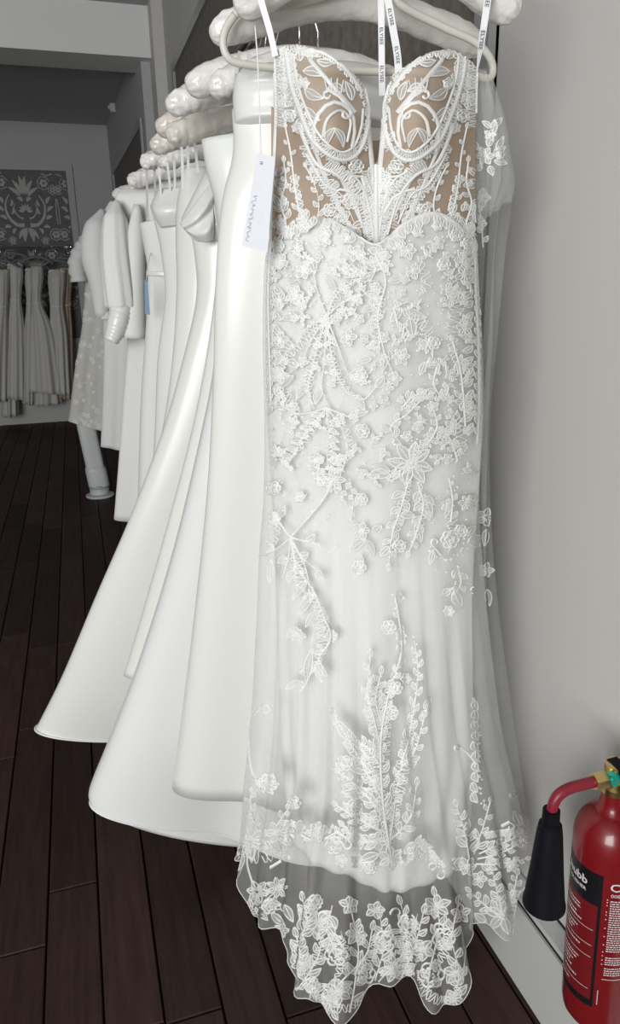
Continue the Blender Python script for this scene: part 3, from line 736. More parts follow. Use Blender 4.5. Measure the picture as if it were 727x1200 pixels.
    LB.scroll(M([(432, 250), (418, 228), (400, 222)], sg), 3.5, 6, -sg, 2)
    LB.scroll(M([(436, 226), (428, 208), (414, 206)], sg), 3.2, 5, -sg, 2)
    LB.rose(mir((417, 195), sg), 9); LB.rose(mir((411, 236), sg), 10); LB.rose(mir((386, 246), sg), 8); LB.rose(mir((430, 218), sg), 6)
    LB.leaf(mir((378, 196), sg), mir((366, 214), sg), 9, 2*sg); LB.leaf(mir((392, 210), sg), mir((380, 226), sg), 9, 2*sg); LB.leaf(mir((400, 252), sg), mir((392, 268), sg), 9, 2*sg)
    LB.leaf(mir((428, 262), sg), mir((412, 268), sg), 8, 2*sg); LB.leaf(mir((438, 214), sg), mir((432, 196), sg), 8, 0); LB.leaf(mir((436, 244), sg), mir((426, 232), sg), 7, 0)
    LB.sprig(M([(372, 262), (374, 236), (368, 212), (360, 196)], sg), 7, 11, 5, end='leaf')
    LB.sprig(M([(392, 266), (398, 248), (396, 232)], sg), 5, 9, 5, end='leaf')
    # side panels
    LB.sprig(M([(330, 284), (336, 262), (330, 238), (336, 214), (334, 190)], sg), 9, 13, 6, end='leaf')
    LB.sprig(M([(352, 284), (356, 262), (350, 240), (346, 216), (342, 180), (336, 150)], sg), 10, 11, 5, end='leaf')
    LB.leaf(mir((322, 214), sg), mir((340, 218), sg), 11); LB.leaf(mir((324, 206), sg), mir((334, 196), sg), 7); LB.flower(mir((332, 268), sg), 9, 5)
    LB.cord(M([(322, 62), (324, 130), (322, 190), (319, 240), (318, 288)], sg), 3.2, .0018)
LB.cord([(441, 193), (441, 240), (442, 284)], 6, .0024); LB.beads([(441, 200), (442, 280)], 22, 1.9)
LB.rose((441, 214), 7); LB.rose((441, 246), 8); LB.flower((441, 232), 10, 6); LB.flower((441, 268), 10, 6)
LB.done(GW, 'bodice_lace', 'white corded scrolling lace over nude mesh', split=False)

# --- lace on the skirt, one applique per spray
def spray(fn, surf=sT, name='lace_applique'):
    L = Lace(surf, lift=.0008); fn(L); return L.done(GW, name)
def top_band(L):
    edge = [(317, 280), (340, 265), (372, 251), (408, 268), (441, 287), (474, 260), (510, 249), (540, 266), (557, 284)]
    L.cord(edge, 2.5, .0018)
    c = catmull(np.array(edge, float), 26)
    for i, q in enumerate(c):
        L.leaf((q[0], q[1]+3), (q[0]+random.uniform(-8, 8), q[1]+random.uniform(12, 18)), 8)
        if i % 2: L.rose((q[0]+random.uniform(-3, 3), q[1]+random.uniform(8, 26)), random.uniform(6, 8))
        if i % 3 == 1: L.flower((q[0], q[1]+random.uniform(24, 40)), random.uniform(8, 11), 5, random.random()*3)
    L.beads([(330, 290), (380, 285), (441, 300), (500, 280), (550, 295)], 40, 1.5, 8)
spray(top_band)
def seam_l(L):
    L.cord([(318, 285), (315, 340), (316, 400), (318, 470)], 2.2)
    for v in range(290, 480, 15):
        L.leaf((322, v), (322+random.uniform(8, 14), v+random.uniform(2, 12)), 7, 2); L.leaf((320, v+6), (313, v+16), 5)
    for v in (306, 352, 398, 440): L.flower((328, v), 11, 5, random.random()*3)
spray(seam_l)
def seam_r(L):
    L.cord([(556, 285), (557, 340), (560, 400), (561, 470), (559, 520)], 2.4)
    for v in range(288, 500, 13):
        L.leaf((554, v), (554-random.uniform(9, 16), v+random.uniform(2, 12)), 7, -2); L.leaf((556, v+5), (563, v+16), 5)
    for v in (300, 322, 384, 430, 470): L.flower((544, v), 11, 5, random.random()*3)
    L.sprig([(545, 500), (540, 440), (530, 400)], 6, 13, 6, end='leaf')
spray(seam_r)
def fan_left(L):
    n = (383, 371)
    for pts in ([n, (360, 385), (345, 408), (322, 412)], [n, (365, 400), (350, 430), (320, 447)], [n, (372, 410), (362, 450), (368, 478)], [n, (381, 420), (378, 455), (388, 480)],
                [n, (390, 420), (404, 455), (425, 468), (442, 452)], [n, (395, 345), (420, 328)], [n, (372, 340), (368, 318)], [n, (402, 355), (428, 345)], [n, (398, 410), (410, 440), (430, 448)]):
        L.cord(pts, 2.6, .002, w1=1.4); L.beads(pts, 14, 1.3)
    for a, b in (((345, 408), (328, 402)), ((350, 430), (334, 424)), ((345, 440), (325, 458)), ((362, 450), (348, 468)), ((378, 455), (370, 474)), ((420, 462), (428, 480)), ((440, 454), (450, 440)), ((410, 440), (426, 430)), ((370, 320), (360, 300)), ((420, 328), (440, 318)), ((392, 345), (380, 322)), ((360, 360), (340, 352)), ((352, 372), (330, 374)), ((428, 345), (446, 340))):
        L.leaf(a, b, 9, 2)
    L.flower((346, 345), 12, 5); L.flower((408, 395), 11, 5); L.flower((356, 318), 10, 5); L.rose((410, 318), 9); L.rose((424, 440), 8)
spray(fan_left)
def netting(L):
    for pts, w in (([(383, 371), (372, 410), (362, 450), (366, 482)], 14), ([(383, 371), (390, 420), (404, 455), (428, 466)], 12), ([(383, 371), (350, 405), (322, 430)], 14), ([(383, 371), (400, 340), (430, 322)], 12), ([(330, 300), (345, 330), (340, 360)], 16), ([(420, 310), (445, 345), (440, 395), (455, 435)], 14), ([(470, 360), (500, 385), (508, 425)], 14),
                   ([(520, 300), (535, 350), (530, 400), (540, 450)], 18), ([(490, 300), (500, 330), (490, 350)], 14), ([(325, 450), (345, 480), (340, 520)], 14), ([(384, 480), (388, 520), (390, 560)], 12), ([(384, 480), (362, 508), (342, 540)], 12), ([(400, 484), (410, 520), (402, 552)], 10), ([(470, 480), (495, 462), (525, 470)], 14), ([(536, 480), (540, 520), (534, 545)], 14),
                   ([(482, 560), (470, 600), (458, 650)], 14), ([(492, 562), (496, 600), (484, 640)], 12), ([(520, 590), (532, 620), (525, 650)], 16), ([(345, 640), (350, 670), (358, 700)], 18), ([(362, 690), (378, 725), (376, 765), (356, 805)], 16), ([(326, 600), (322, 630), (312, 652)], 12), ([(470, 410), (450, 420), (430, 440)], 12)):
        L.zig(pts, w, 6, 1.1, .0007)
spray(netting)
def fan_lower(L):
    n = (383, 478)
    for pts in ([n, (366, 500), (350, 522), (338, 545)], [n, (372, 492), (352, 500)], [n, (386, 510), (384, 535), (388, 556)], [n, (400, 500), (408, 525), (402, 550)], [n, (398, 484), (418, 492)], [n, (362, 484), (342, 486)]):
        L.cord(pts, 2.4, .0018, w1=1.3); L.beads(pts, 12, 1.4)
    for k in range(7):
        L.leaf((380-k*6, 488+k*8), (364-k*6, 486+k*8), 5, 1); L.leaf((387, 492+k*9), (398, 500+k*9), 5, 1)
    L.rose((425, 505), 9); L.flower((370, 540), 10, 5); L.flower((374, 583-22), 9, 5); L.leaf((410, 486), (432, 482), 8); L.rose((352, 582), 7)
    m = (391, 562)
    for a in np.linspace(0, 2*math.pi, 8)[:-1]: L.leaf(m, (m[0]+15*math.cos(a), m[1]+15*math.sin(a)), 7)
    L.cord([m, (380, 584), (362, 606), (341, 629)], 3.5, .002); L.beads([m, (380, 584), (362, 606), (341, 629)], 20, 1.9)
    L.sprig([(396, 566), (402, 580), (401, 590)], 4, 9, 5); L.sprig([(410, 560), (414, 585), (412, 608)], 6, 8, 5, end='leaf')
    L.rose((424, 585), 8)
spray(fan_lower)
def fan_side(L):
    n = (341, 630)
    for pts in ([n, (322, 645), (305, 652)], [n, (328, 612), (320, 600)], [n, (358, 634), (378, 640)], [n, (352, 650), (372, 668)], [n, (338, 655), (332, 675)], [n, (346, 660), (348, 690)], [n, (358, 664), (364, 700)]):
        L.cord(pts, 2.4, .0018, w1=1.3); L.beads(pts, 10, 1.3)
    for a, b in (((322, 645), (308, 640)), ((328, 612), (316, 620)), ((324, 606), (334, 592)), ((358, 634), (370, 626)), ((352, 650), (362, 648)), ((338, 655), (326, 660)), ((346, 668), (338, 684)), ((346, 660), (356, 672)), ((372, 668), (380, 678))):
        L.leaf(a, b, 9, 2)
    L.rose((321, 572), 9); L.flower((322, 608), 8, 5); L.leaf((316, 542), (326, 538), 5); L.leaf((318, 655), (316, 685), 7)
    st = [(352, 670), (367, 691), (380, 722), (387, 747), (374, 772), (352, 812)]
    L.cord(st, 2.8, .002, w1=1.6); L.beads(st, 30, 1.6)
    for a, b in (((360, 680), (344, 704)), ((367, 695), (352, 722)), ((376, 715), (358, 735)), ((382, 735), (366, 752)), ((387, 745), (396, 742)), ((380, 762), (366, 765)), ((374, 772), (378, 800)), ((364, 790), (352, 788)), ((366, 760), (360, 805)), ((372, 776), (384, 792)), ((356, 800), (334, 808)), ((350, 735), (336, 748))):
        L.leaf(a, b, 9, 2)
    L.flower((388, 746), 8, 6); L.rose((362, 700), 7); L.flower((350, 745), 9, 5)
spray(fan_side)
def big_flower(L):
    L.flower((482, 543), 27, 8, .2, .8, rim=2.0); L.beads([(460, 520), (482, 512), (506, 524)], 12, 1.6, 5)
    for k in range(8):
        a = .2+k*math.pi/4; L.beads([(482+6*math.cos(a), 543+6*math.sin(a)), (482+20*math.cos(a), 543+20*math.sin(a))], 6, 1.1)
    L.leaf((458, 556), (430, 558), 11, 2); L.leaf((458, 552), (436, 546), 8)
    for st in ([(478, 566), (470, 595), (460, 625), (456, 660)], [(490, 566), (496, 590), (490, 618), (480, 645)]):
        L.sprig(st, 8, 16, 8, end='leaf'); L.beads(st, 16, 1.4)
    L.leaf((498, 585), (506, 606), 10); L.leaf((470, 602), (486, 604), 9); L.leaf((488, 612), (494, 636), 9); L.rose((468, 640), 8); L.leaf((456, 640), (446, 652), 8)
    L.sprig([(470, 520), (458, 500), (476, 486), (492, 470)], 7, 13, 6, end='leaf'); L.sprig([(500, 522), (512, 500), (508, 480)], 6, 12, 6, end='flower')
spray(big_flower)
def vine_mid(L):
    L.cord([(441, 300), (452, 330), (443, 370), (450, 410), (462, 440)], 2, .0016); L.beads([(441, 300), (452, 330), (443, 370), (450, 410), (462, 440)], 22, 1.2)
    L.leaf((470, 362), (500, 372), 12, 2); L.leaf((480, 372), (484, 396), 12, 0); L.leaf((470, 362), (458, 378), 9); L.scroll([(466, 380), (462, 360), (478, 354)], 2.4, 5, 1)
    L.flower((470, 418), 11, 6); L.rose((508, 402), 8); L.leaf((500, 430), (514, 420), 11); L.leaf((498, 424), (492, 440), 7); L.rose((506, 424), 6)
    L.flower((440, 350), 9, 5); L.leaf((440, 358), (424, 366), 8); L.leaf((446, 400), (430, 408), 8); L.leaf((452, 414), (448, 436), 8); L.flower((462, 444), 9, 5)
    L.leaf((456, 330), (474, 326), 8); L.leaf((441, 316), (424, 306), 8); L.flower((484, 318), 10, 5); L.rose((520, 310), 8); L.flower((524, 340), 9, 5)
    L.sprig([(520, 470), (508, 450), (512, 430)], 5, 11, 6, end='leaf'); L.sprig([(470, 478), (490, 462), (520, 468)], 7, 11, 6)
    L.flower((530, 500), 10, 5); L.sprig([(536, 540), (530, 520), (522, 505)], 5, 10, 5); L.leaf((436, 420), (418, 424), 7)
spray(vine_mid)
def small_mid(L):
    L.flower((424, 622), 11, 5); L.leaf((428, 632), (410, 648), 10, 2); L.leaf((428, 632), (438, 652), 8, -2); L.leaf((436, 624), (448, 616), 8); L.rose((421, 665), 9); L.leaf((424, 650), (420, 676), 8)
spray(small_mid)
def right_side(L):
    L.flower((547, 590), 10, 6); L.leaf((548, 525), (536, 520), 7); L.rose((553, 586), 7); L.leaf((548, 636), (566, 628), 14, 2); L.leaf((546, 628), (556, 616), 8)
    L.rose((527, 632), 11); L.rose((540, 622), 8); L.scroll([(534, 654), (516, 650), (506, 638)], 2.6, 5, 1); L.beads([(505, 645), (520, 655), (540, 645), (545, 610)], 18, 1.6, 2); L.leaf((508, 644), (504, 662), 6)
    L.sprig([(536, 662), (540, 682), (534, 694)], 5, 12, 7, ang=.9); L.leaf((532, 692), (541, 712), 11, 1); L.leaf((528, 690), (518, 698), 8); L.rose((526, 716), 7)
    L.flower((524, 592), 8, 5); L.sprig([(528, 612), (530, 585), (526, 560)], 5, 10, 5)
spray(right_side)
def tree_spray(L):
    st = [(456, 992), (448, 930), (446, 870), (454, 820), (470, 762), (463, 698)]
    L.cord(st, 2.8, .002, w1=1.4); L.sprig(st, 26, 17, 7, ang=.6, shrink=.45, stem=1.2); L.beads(st, 50, 1.7, 3)
    st2 = [(456, 990), (466, 920), (482, 850), (490, 790), (486, 750)]
    L.sprig(st2, 22, 15, 6, ang=.5, shrink=.6); L.beads(st2, 34, 1.4, 4)
    for br in ([(450, 940), (430, 905), (412, 872), (393, 838)], [(448, 900), (434, 880), (420, 868)], [(452, 960), (424, 925), (398, 905)], [(450, 975), (418, 958), (396, 944)], [(446, 880), (440, 850), (432, 810), (434, 770)],
               [(452, 985), (424, 985), (404, 968)], [(456, 985), (480, 960), (488, 920)], [(448, 850), (440, 820), (446, 790)], [(470, 900), (486, 880), (500, 832)]):
        L.sprig(br, 8, 15, 7, ang=.65, end='leaf', shrink=.7); L.beads(br, 14, 1.5, 2)
    for a, b in (((418, 868), (394, 842)), ((430, 888), (404, 866)), ((436, 905), (404, 888)), ((434, 925), (400, 928)), ((442, 940), (416, 918))): L.leaf(a, b, 12, -3, rim=1.8)
    for c, r in (((459, 835), 9), ((464, 806), 8), ((456, 735), 9), ((470, 745), 7), ((404, 894), 10), ((425, 888), 9), ((416, 945), 10), ((436, 960), 11), ((442, 985), 13), ((420, 985), 10), ((468, 700), 6), ((440, 915), 8), ((476, 795), 7)):
        (L.rose if random.random() < .45 else L.flower)(c, r)
    
    for pts, w in (([(452, 990), (446, 900), (452, 830), (468, 760)], 22), ([(456, 990), (474, 890), (490, 800)], 18), ([(448, 940), (420, 890), (396, 842)], 14), ([(450, 975), (415, 950), (398, 910)], 16), ([(446, 880), (434, 830), (434, 775)], 12)): L.zig(pts, w, 6, 1.1, .0007)
    L.flower((458, 1005), 16, 6, .4, rim=1.9); L.leaf((444, 1000), (420, 1010), 11); L.leaf((474, 1000), (492, 985), 11)
    L.leaf((497, 830), (506, 818), 7); L.leaf((494, 836), (504, 834), 6)
spray(tree_spray)
def hem_front(L):
    for pts in ([(352, 978), (372, 986), (395, 975), (410, 985)], [(470, 1005), (488, 985), (505, 990), (512, 1012)], [(476, 1012), (494, 1000), (520, 1020)]):
        L.scroll(pts, 3, 6, 1); L.beads(pts, 12, 1.7)
    for c, r in (((372, 972), 10), ((392, 990), 11), ((350, 968), 9), ((420, 1010), 10), ((486, 1000), 10), ((506, 1004), 8), ((400, 1008), 8), ((434, 1016), 8)): (L.rose if random.random() < .5 else L.flower)(c, r)
    for k in range(9): L.leaf((486+k*4, 990+k*3), (494+k*3.6, 978+k*4.5), 4.5)
    for k in range(6): L.sprig([(356+k*10, 986), (360+k*10, 972-k*3)], 3, 9, 5)
spray(hem_front)
def left_tulle(L):
    L.scroll([(312, 925), (296, 906), (292, 876), (294, 846), (306, 828)], 3, 7, 1, 2); L.beads([(312, 925), (296, 906), (292, 876), (294, 846)], 18, 1.6, 1.5)
    L.rose((314, 918), 12, .3); L.flower((314, 918), 13, 6); L.sprig([(304, 975), (296, 955), (294, 935), (298, 925)], 6, 12, 6)
    L.flower((293, 984), 24, 7, .5, .75, rim=1.8); L.flower((325, 975), 14, 6); L.rose((345, 940), 8); L.sprig([(324, 968), (336, 950), (350, 938)], 6, 9, 5); L.rose((340, 968), 8)
    L.scroll([(294, 1010), (310, 1018), (330, 1008), (344, 985)], 4, 6, -1); L.scroll([(296, 1018), (318, 1026), (338, 1008)], 2.6, 5, -1); L.cord([(294, 985), (290, 1010), (296, 1034)], 2.4)
    L.zig([(280, 990), (300, 1000), (330, 990), (345, 970)], 26, 6, 1.1); L.zig([(296, 1040), (312, 1052), (335, 1070)], 24, 6, 1.1); L.flower((302, 1045), 14, 6, .2); L.flower((326, 1040), 13, 7); L.sprig([(292, 1074), (300, 1055), (310, 1040)], 6, 11, 6); L.rose((316, 1062), 9)
    L.leaf((310, 1055), (330, 1060), 9); L.leaf((318, 1070), (334, 1084), 9); L.leaf((300, 1062), (314, 1078), 9); L.leaf((334, 1060), (344, 1080), 9); L.flower((330, 1090), 9, 5); L.leaf((285, 1000), (280, 1020), 8)
spray(left_tulle)
def hem_lobes(L):
    for c, r, n in (((374, 1080), 15, 5), ((356, 1130), 13, 6), ((394, 1118), 14, 5), ((418, 1094), 12, 6), ((396, 1162), 15, 6), ((428, 1140), 13, 5), ((452, 1102), 13, 5), ((478, 1082), 12, 5), ((512, 1062), 14, 6), ((520, 1100), 14, 5), ((506, 1142), 16, 6), ((534, 1140), 13, 5), ((462, 1136), 13, 6), ((496, 1112), 12, 5), ((370, 1056), 9, 5), ((440, 1066), 10, 5), ((540, 1070), 10, 5), ((366, 1154), 10, 5), ((410, 1060), 10, 5), ((532, 1170), 11, 5)):
        (L.flower(c, r*1.15, n, random.random()*3, .8) if random.random() < .72 else L.rose(c, r))
    for pts in ([(348, 1160), (362, 1140), (376, 1110), (370, 1070)], [(380, 1180), (400, 1150), (428, 1120), (436, 1090)], [(410, 1186), (416, 1150), (420, 1110), (412, 1070)], [(444, 1150), (470, 1120), (478, 1090), (470, 1060)],
                [(500, 1170), (505, 1130), (515, 1085), (510, 1050)], [(530, 1180), (538, 1140), (530, 1100), (536, 1060)], [(440, 1148), (450, 1110), (446, 1075)], [(352, 1100), (360, 1078), (356, 1056)], [(390, 1060), (384, 1090), (392, 1110)], [(470, 1146), (486, 1110), (496, 1070)], [(360, 1160), (380, 1168), (390, 1184)], [(346, 1140), (352, 1118), (348, 1098)]):
        L.sprig(pts, 9, 17, 8, ang=.7, end='leaf', shrink=.75)
    for pts in ([(346, 1158), (366, 1158), (386, 1178), (414, 1178), (440, 1144)], [(446, 1142), (478, 1140), (498, 1162), (522, 1172), (540, 1150), (546, 1112)], [(352, 1138), (372, 1120), (380, 1090)], [(420, 1150), (436, 1120), (440, 1090)], [(500, 1140), (524, 1110), (520, 1070)], [(460, 1120), (480, 1100), (490, 1070)], [(392, 1150), (404, 1120), (400, 1090)]):
        L.zig(pts, 13, 5, 1.2)
    for pts in ([(352, 1150), (350, 1110), (364, 1070)], [(404, 1180), (412, 1140), (400, 1100)], [(450, 1140), (470, 1100), (458, 1072)], [(516, 1176), (530, 1130), (520, 1086)], [(380, 1160), (366, 1120), (384, 1076)]): L.scroll(pts, 2.6, 7, 1 if pts[0][0] % 4 else -1)
    for k in range(7): L.leaf((455+k*3, 1092+k*8), (472+k*3.4, 1090+k*8), 5)
spray(hem_lobes)
def right_tulle(L):
    L.scroll([(556, 935), (562, 905), (550, 884), (538, 874)], 2.8, 4, -1); L.beads([(556, 820), (560, 860), (560, 900), (566, 940)], 26, 1.8, 3)
    for v in range(820, 940, 12): L.leaf((556+random.uniform(-2, 2), v), (560, v+12), 8, 2)
    L.sprig([(550, 1005), (545, 975), (536, 945)], 8, 18, 8, end='leaf'); L.sprig([(556, 1000), (566, 970), (574, 940)], 6, 14, 7, end='leaf')
    L.scroll([(600, 990), (613, 970), (615, 950), (606, 930)], 5, 5, -1, 3); L.leaf((610, 968), (602, 950), 9)
    L.scroll([(588, 968), (592, 962), (600, 964)], 4, 5, 1); 
    for k in range(7): L.rose((572+k*6.2, 978-k*.8), 4.5)
    for pts in ([(560, 1006), (585, 1000), (605, 990), (620, 982)], [(558, 1012), (585, 1012), (616, 1006)], [(562, 1000), (588, 988), (616, 976)]): L.sprig(pts, 9, 12, 6, ang=.5, end='leaf')
    L.flower((600, 1014), 8, 6); L.flower((548, 1015), 12, 6); L.rose((536, 1012), 8)
    L.flower((590, 1072), 24, 6, .3, .62, rim=2); L.sprig([(588, 1068), (582, 1040), (576, 1015)], 6, 15, 8, end='leaf'); L.sprig([(592, 1068), (602, 1045), (606, 1025)], 6, 14, 8, end='leaf'); L.sprig([(584, 1072), (566, 1058), (552, 1045)], 6, 15, 8, end='leaf')
    L.leaf((570, 1080), (556, 1070), 9)
    L.rose((604, 1050), 8); L.flower((562, 1030), 10, 5)
spray(right_tulle)
# scattered sequins between the sprays
def scatter(L):
    for _ in range(520):
        u = random.uniform(318, 556); v = random.uniform(300, 700)
        if 430 < v and abs(u-440) > 70 or v < 480 or random.random() < .3: L.bead(u, v, random.uniform(.9, 1.5))
    for _ in range(70): L.flower((random.uniform(320, 554), random.uniform(290, 540)), random.uniform(5, 8), 5, random.random()*3, bead=False, rim=1.2)
    for _ in range(60):
        u, v, a = random.uniform(325, 550), random.uniform(295, 560), random.uniform(0, 6.28); L.sprig([(u, v), (u+10*math.cos(a), v+10*math.sin(a)), (u+18*math.cos(a+.5), v+18*math.sin(a+.5))], 4, 8, 4, bd=False)
    for _ in range(30):
        u, v = random.uniform(318, 345), random.uniform(470, 600); L.bead(u, v, 1.2)
spray(scatter)
# sleeve and fall flowers
sS = Surf(bvh_of((GS, True))); sFl = Surf(bvh_of((GFl, False)))
def sleeve_fl(L):
    L.flower((569, 183), 12, 6); L.leaf((572, 172), (578, 156), 8); L.leaf((578, 158), (580, 140), 7); L.leaf((580, 148), (588, 138), 6); L.leaf((577, 150), (566, 142), 6); L.flower((575, 158), 7, 5); L.leaf((578, 182), (592, 172), 8)
    L.leaf((580, 188), (594, 192), 7); L.leaf((566, 194), (556, 200), 7); L.leaf((574, 194), (578, 206), 7); L.leaf((582, 176), (590, 160), 6); L.leaf((560, 176), (556, 164), 6); L.rose((586, 182), 5)
spray(sleeve_fl, sS)
def fall_fl(L):
    L.flower((563, 232), 13, 5); L.flower((562, 262), 9, 5); L.flower((569, 606), 11, 5); L.leaf((570, 620), (568, 640), 8); L.flower((570, 668), 9, 5); L.leaf((571, 690), (574, 710), 8); L.sprig([(566, 290), (564, 262), (560, 240)], 5, 9, 5)
spray(fall_fl, sFl)

# ribbon hanger loops with printed lettering
def loop_ribbon(pts, w, n, texts=(), size=.0085, flip=False):
    c = catmull(np.array([P(*q) for q in pts]), n); mb = MB(); d = -ray(441, 60); d /= np.linalg.norm(d)
    strip_ribbon(mb, list(c), w, d, .0004); o = mb.build('hanger_loop', 'ribbon', GW, False); sub(o, GW)
    seg = np.linalg.norm(np.diff(c, axis=0), axis=1); cum = np.concatenate([[0], np.cumsum(seg)])
    for s0, txt in texts:
        v, f = text2d(txt, size, .00012); tm = MB(); out = []
        for a, b in v:
            s_ = np.clip(s0+a, 0, cum[-1]-1e-6); i = int(np.clip(np.searchsorted(cum, s_)-1, 0, len(seg)-1)); q = c[i]+(c[i+1]-c[i])*((s_-cum[i])/seg[i])
            t = (c[i+1]-c[i])/seg[i]; sd = np.cross(d, t); out.append(q+sd*(b-size*.34)*(-1 if flip else 1)+d*.0007)
        tm.add(out, f); tm.build('printed_lettering', 'print', o, False)
loop_ribbon([(300, -30, .985), (306, 0, .985), (316, 35, .985), (323, 66, .99)], [.0075]*14, 14)
loop_ribbon([(446, -30, 1.03), (447, 20, 1.03), (447.5, 60, 1.03), (448, 112, 1.03)], .0085, 16, ((.060, 'ELYSEE'), (.105, 'ELYSEE')), .0068)
loop_ribbon([(450, -30, .975), (455, 0, .97), (461, 35, .955), (466, 65, .94), (468, 98, .93)], .0090, 20, ((.040, 'ELYSEE'), (.092, 'ELYSEE')), .0076)
loop_ribbon([(577, -20, .93), (572, 0, .93), (566, 40, .935), (559, 85, .97)], [.0085]*12+[.007, .005, .003, .001], 16, ((.004, 'ELYSEE'), (.052, 'ELYSEE')), .0076)

# swing tag hanging from the hanger
TG = thing('swing_tag', P(303, 240, .955), 'white card swing tag with faint script hanging left of the lace bodice', 'tag')
mb = MB(); pts = catmull(np.array([P(299, 30, .985), P(302, 70, .975), P(304, 120, .965), P(306, 190, .957)]), 14); mb.tube(list(pts), .0009, 6); mb.build('string', 'ribbon', TG)
cp_ = [P(302, 179, .955), P(322.5, 184, .953), P(313.5, 296, .955), P(283, 288, .957)]
d = -ray(305, 240); d /= np.linalg.norm(d); mb = MB()
mb.add([p+d*.0006 for p in cp_]+[p-d*.0006 for p in cp_], [(0, 1, 2, 3), (7, 6, 5, 4), (0, 4, 5, 1), (1, 5, 6, 2), (2, 6, 7, 3), (3, 7, 4, 0)]); cd_ = mb.build('card', 'card', TG, False); sub(cd_, TG)
mb = MB(); mb.ball(P(306, 191, .955)+d*.001, .0022, n=10, m=5); mb.build('eyelet', 'chrome', TG)
mb = MB(); rnd = random.Random(3); pts = []
for i in range(60):
    t = i/59; base = np.array([288.5, 282])+(np.array([299, 228])-np.array([288.5, 282]))*t
    pts.append(P(base[0]+2.2*math.sin(i*1.9)*(.4+rnd.random()), base[1]+1.5*math.sin(i*1.1), .955)+d*.0012)
mb.tube(list(catmull(np.array(pts), 160)), .0003, 4); mb.build('script', 'scrawl', cd_)

# ------------------------------------------------------------------ satin gowns next on the rail
def hang_at(label, u, v, y, w=.42, **k):
    a = P(u, v, y); b = a+np.array([w, -.02, .0]); a = a+np.array([.012, 0, -.006]); return hanger(label, a, b, **k)
def gown(name, label, loc, cat='wedding gown', group=None): return thing(name, loc, label, cat, group)

# white plastic hanger just behind the front gown
PH = thing('plastic_hanger', (.42, 1.06, 1.75), 'flat off-white plastic hanger looping out just behind the lace bodice', 'hanger')
arc = [P(275, 18, 1.07), P(264, 36, 1.07), P(262, 55, 1.07), P(270, 70, 1.07), P(290, 76, 1.07), P(330, 80, 1.07), P(440, 84, 1.06), P(540, 86, 1.04), P(572, 92, 1.03), P(578, 80, 1.03), P(572, 64, 1.03), P(555, 48, 1.035), P(520, 32, 1.04), P(470, 6, 1.05), P(444, -25, 1.06), P(400, -10, 1.06), P(340, 6, 1.065), P(290, 10, 1.07), P(275, 18, 1.07)]
mb = MB(); mb.tube(list(catmull(np.array(arc), 120)), .0052, 10); mb.build('frame', 'plastic', PH)
top = P(444, -25, 1.06)
mb = MB(); mb.tube([top, top+np.array([0, 0, .02])]+[np.array([RX+.018*math.cos(a), 1.06, RZ-.004+.018*math.sin(a)]) for a in np.linspace(-.9, 3.3, 12)], .002, 8); mb.build('hook', 'chrome', PH)

# G1 : satin column with folded straight neckline
hang_at('padded satin hanger second in the row, above the folded satin neckline', 236, 36, 1.11, w=.42, rise=.05, r=.0225, ruche=.05)
g1 = gown('satin_wedding_gown', 'plain ivory satin gown with folded straight neckline right behind the lace gown', (.3, 1.2, .4))
yb = 1.14
G1 = ring_gown([(272, 128, 1.15, 470, 150, 1.15, .05), (274, 180, 1.15, 470, 190, 1.15, .06), (262, 240, 1.15, 468, 240, 1.15, .06), (256, 330, 1.16, 468, 330, 1.15, .055), (254, 450, 1.18, 470, 450, 1.16, .055), (248, 580, 1.21, 480, 580, 1.18, .06), (237, 700, 1.25, 490, 700, 1.2, .07), (225, 810, 1.29, 500, 800, 1.22, .08), (212, 920, 1.33, 500, 925, 1.25, .09)], fold=(4, .0, .25), fold2=(7, .0, .04), tw=.6, C=110)
grid_obj('skirt', G1, True, 'satin', g1, .002)
band = ring_gown([(275, 83, 1.15, 450, 84, 1.15, .055), (274, 92, 1.14, 455, 95, 1.14, .062), (273, 104, 1.14, 458, 110, 1.14, .058), (272, 116, 1.14, 460, 120, 1.14, .064), (273, 130, 1.14, 462, 138, 1.14, .060), (274, 142, 1.14, 464, 150, 1.14, .065), (276, 150, 1.15, 466, 158, 1.15, .054)], R=40, fold=(5, .02, .03))
grid_obj('folded_neckline', band, True, 'satin_w', g1, .003)
mb = MB()
for (a, b) in (((281, 60), (277, 86)), ((292, 62), (292, 88))): strip_ribbon(mb, [P(*a, 1.12), P((a[0]+b[0])/2, (a[1]+b[1])/2, 1.12), P(*b, 1.13)], .005, (0, -1, 0))
mb.build('hanger_loop', 'ribbon', g1, False)

# G2 : gown with the pointed bodice and the wide middle train
hang_at('padded satin hanger third in the row, knotted end overlapping its neighbour', 236, 101, 1.36, w=.40, rise=.05, r=.0235, ruche=.06)
g2 = gown('satin_wedding_gown', 'white satin gown with pointed strapless bodice and the wide middle train', (.2, 1.5, .2))
G2 = ring_gown([(236, 164, 1.38, 420, 150, 1.36, .05), (241, 200, 1.38, 420, 200, 1.36, .06), (252, 250, 1.38, 415, 250, 1.36, .06), (255, 330, 1.38, 410, 330, 1.36, .06), (247, 430, 1.39, 410, 430, 1.37, .06), (228, 520, 1.40, 420, 520, 1.38, .07), (198, 640, 1.44, 430, 640, 1.4, .085), (160, 760, 1.48, 430, 770, 1.43, .10), (125, 850, 1.52, 430, 880, 1.46, .115), (103, 905, 1.55, 420, 960, 1.48, .12), (104, 922, 1.55, 415, 985, 1.48, .115)], fold=(4, .0, .30), fold2=(9, 0, .03), ph=2.6, C=140)
grid_obj('skirt', G2, True, 'satin_w', g2, .003)
mb = MB(); mb.tube(list(G2[-1])+[G2[-1][0]], .0025, 6); mb.build('hem_roll', 'satin_w', g2)
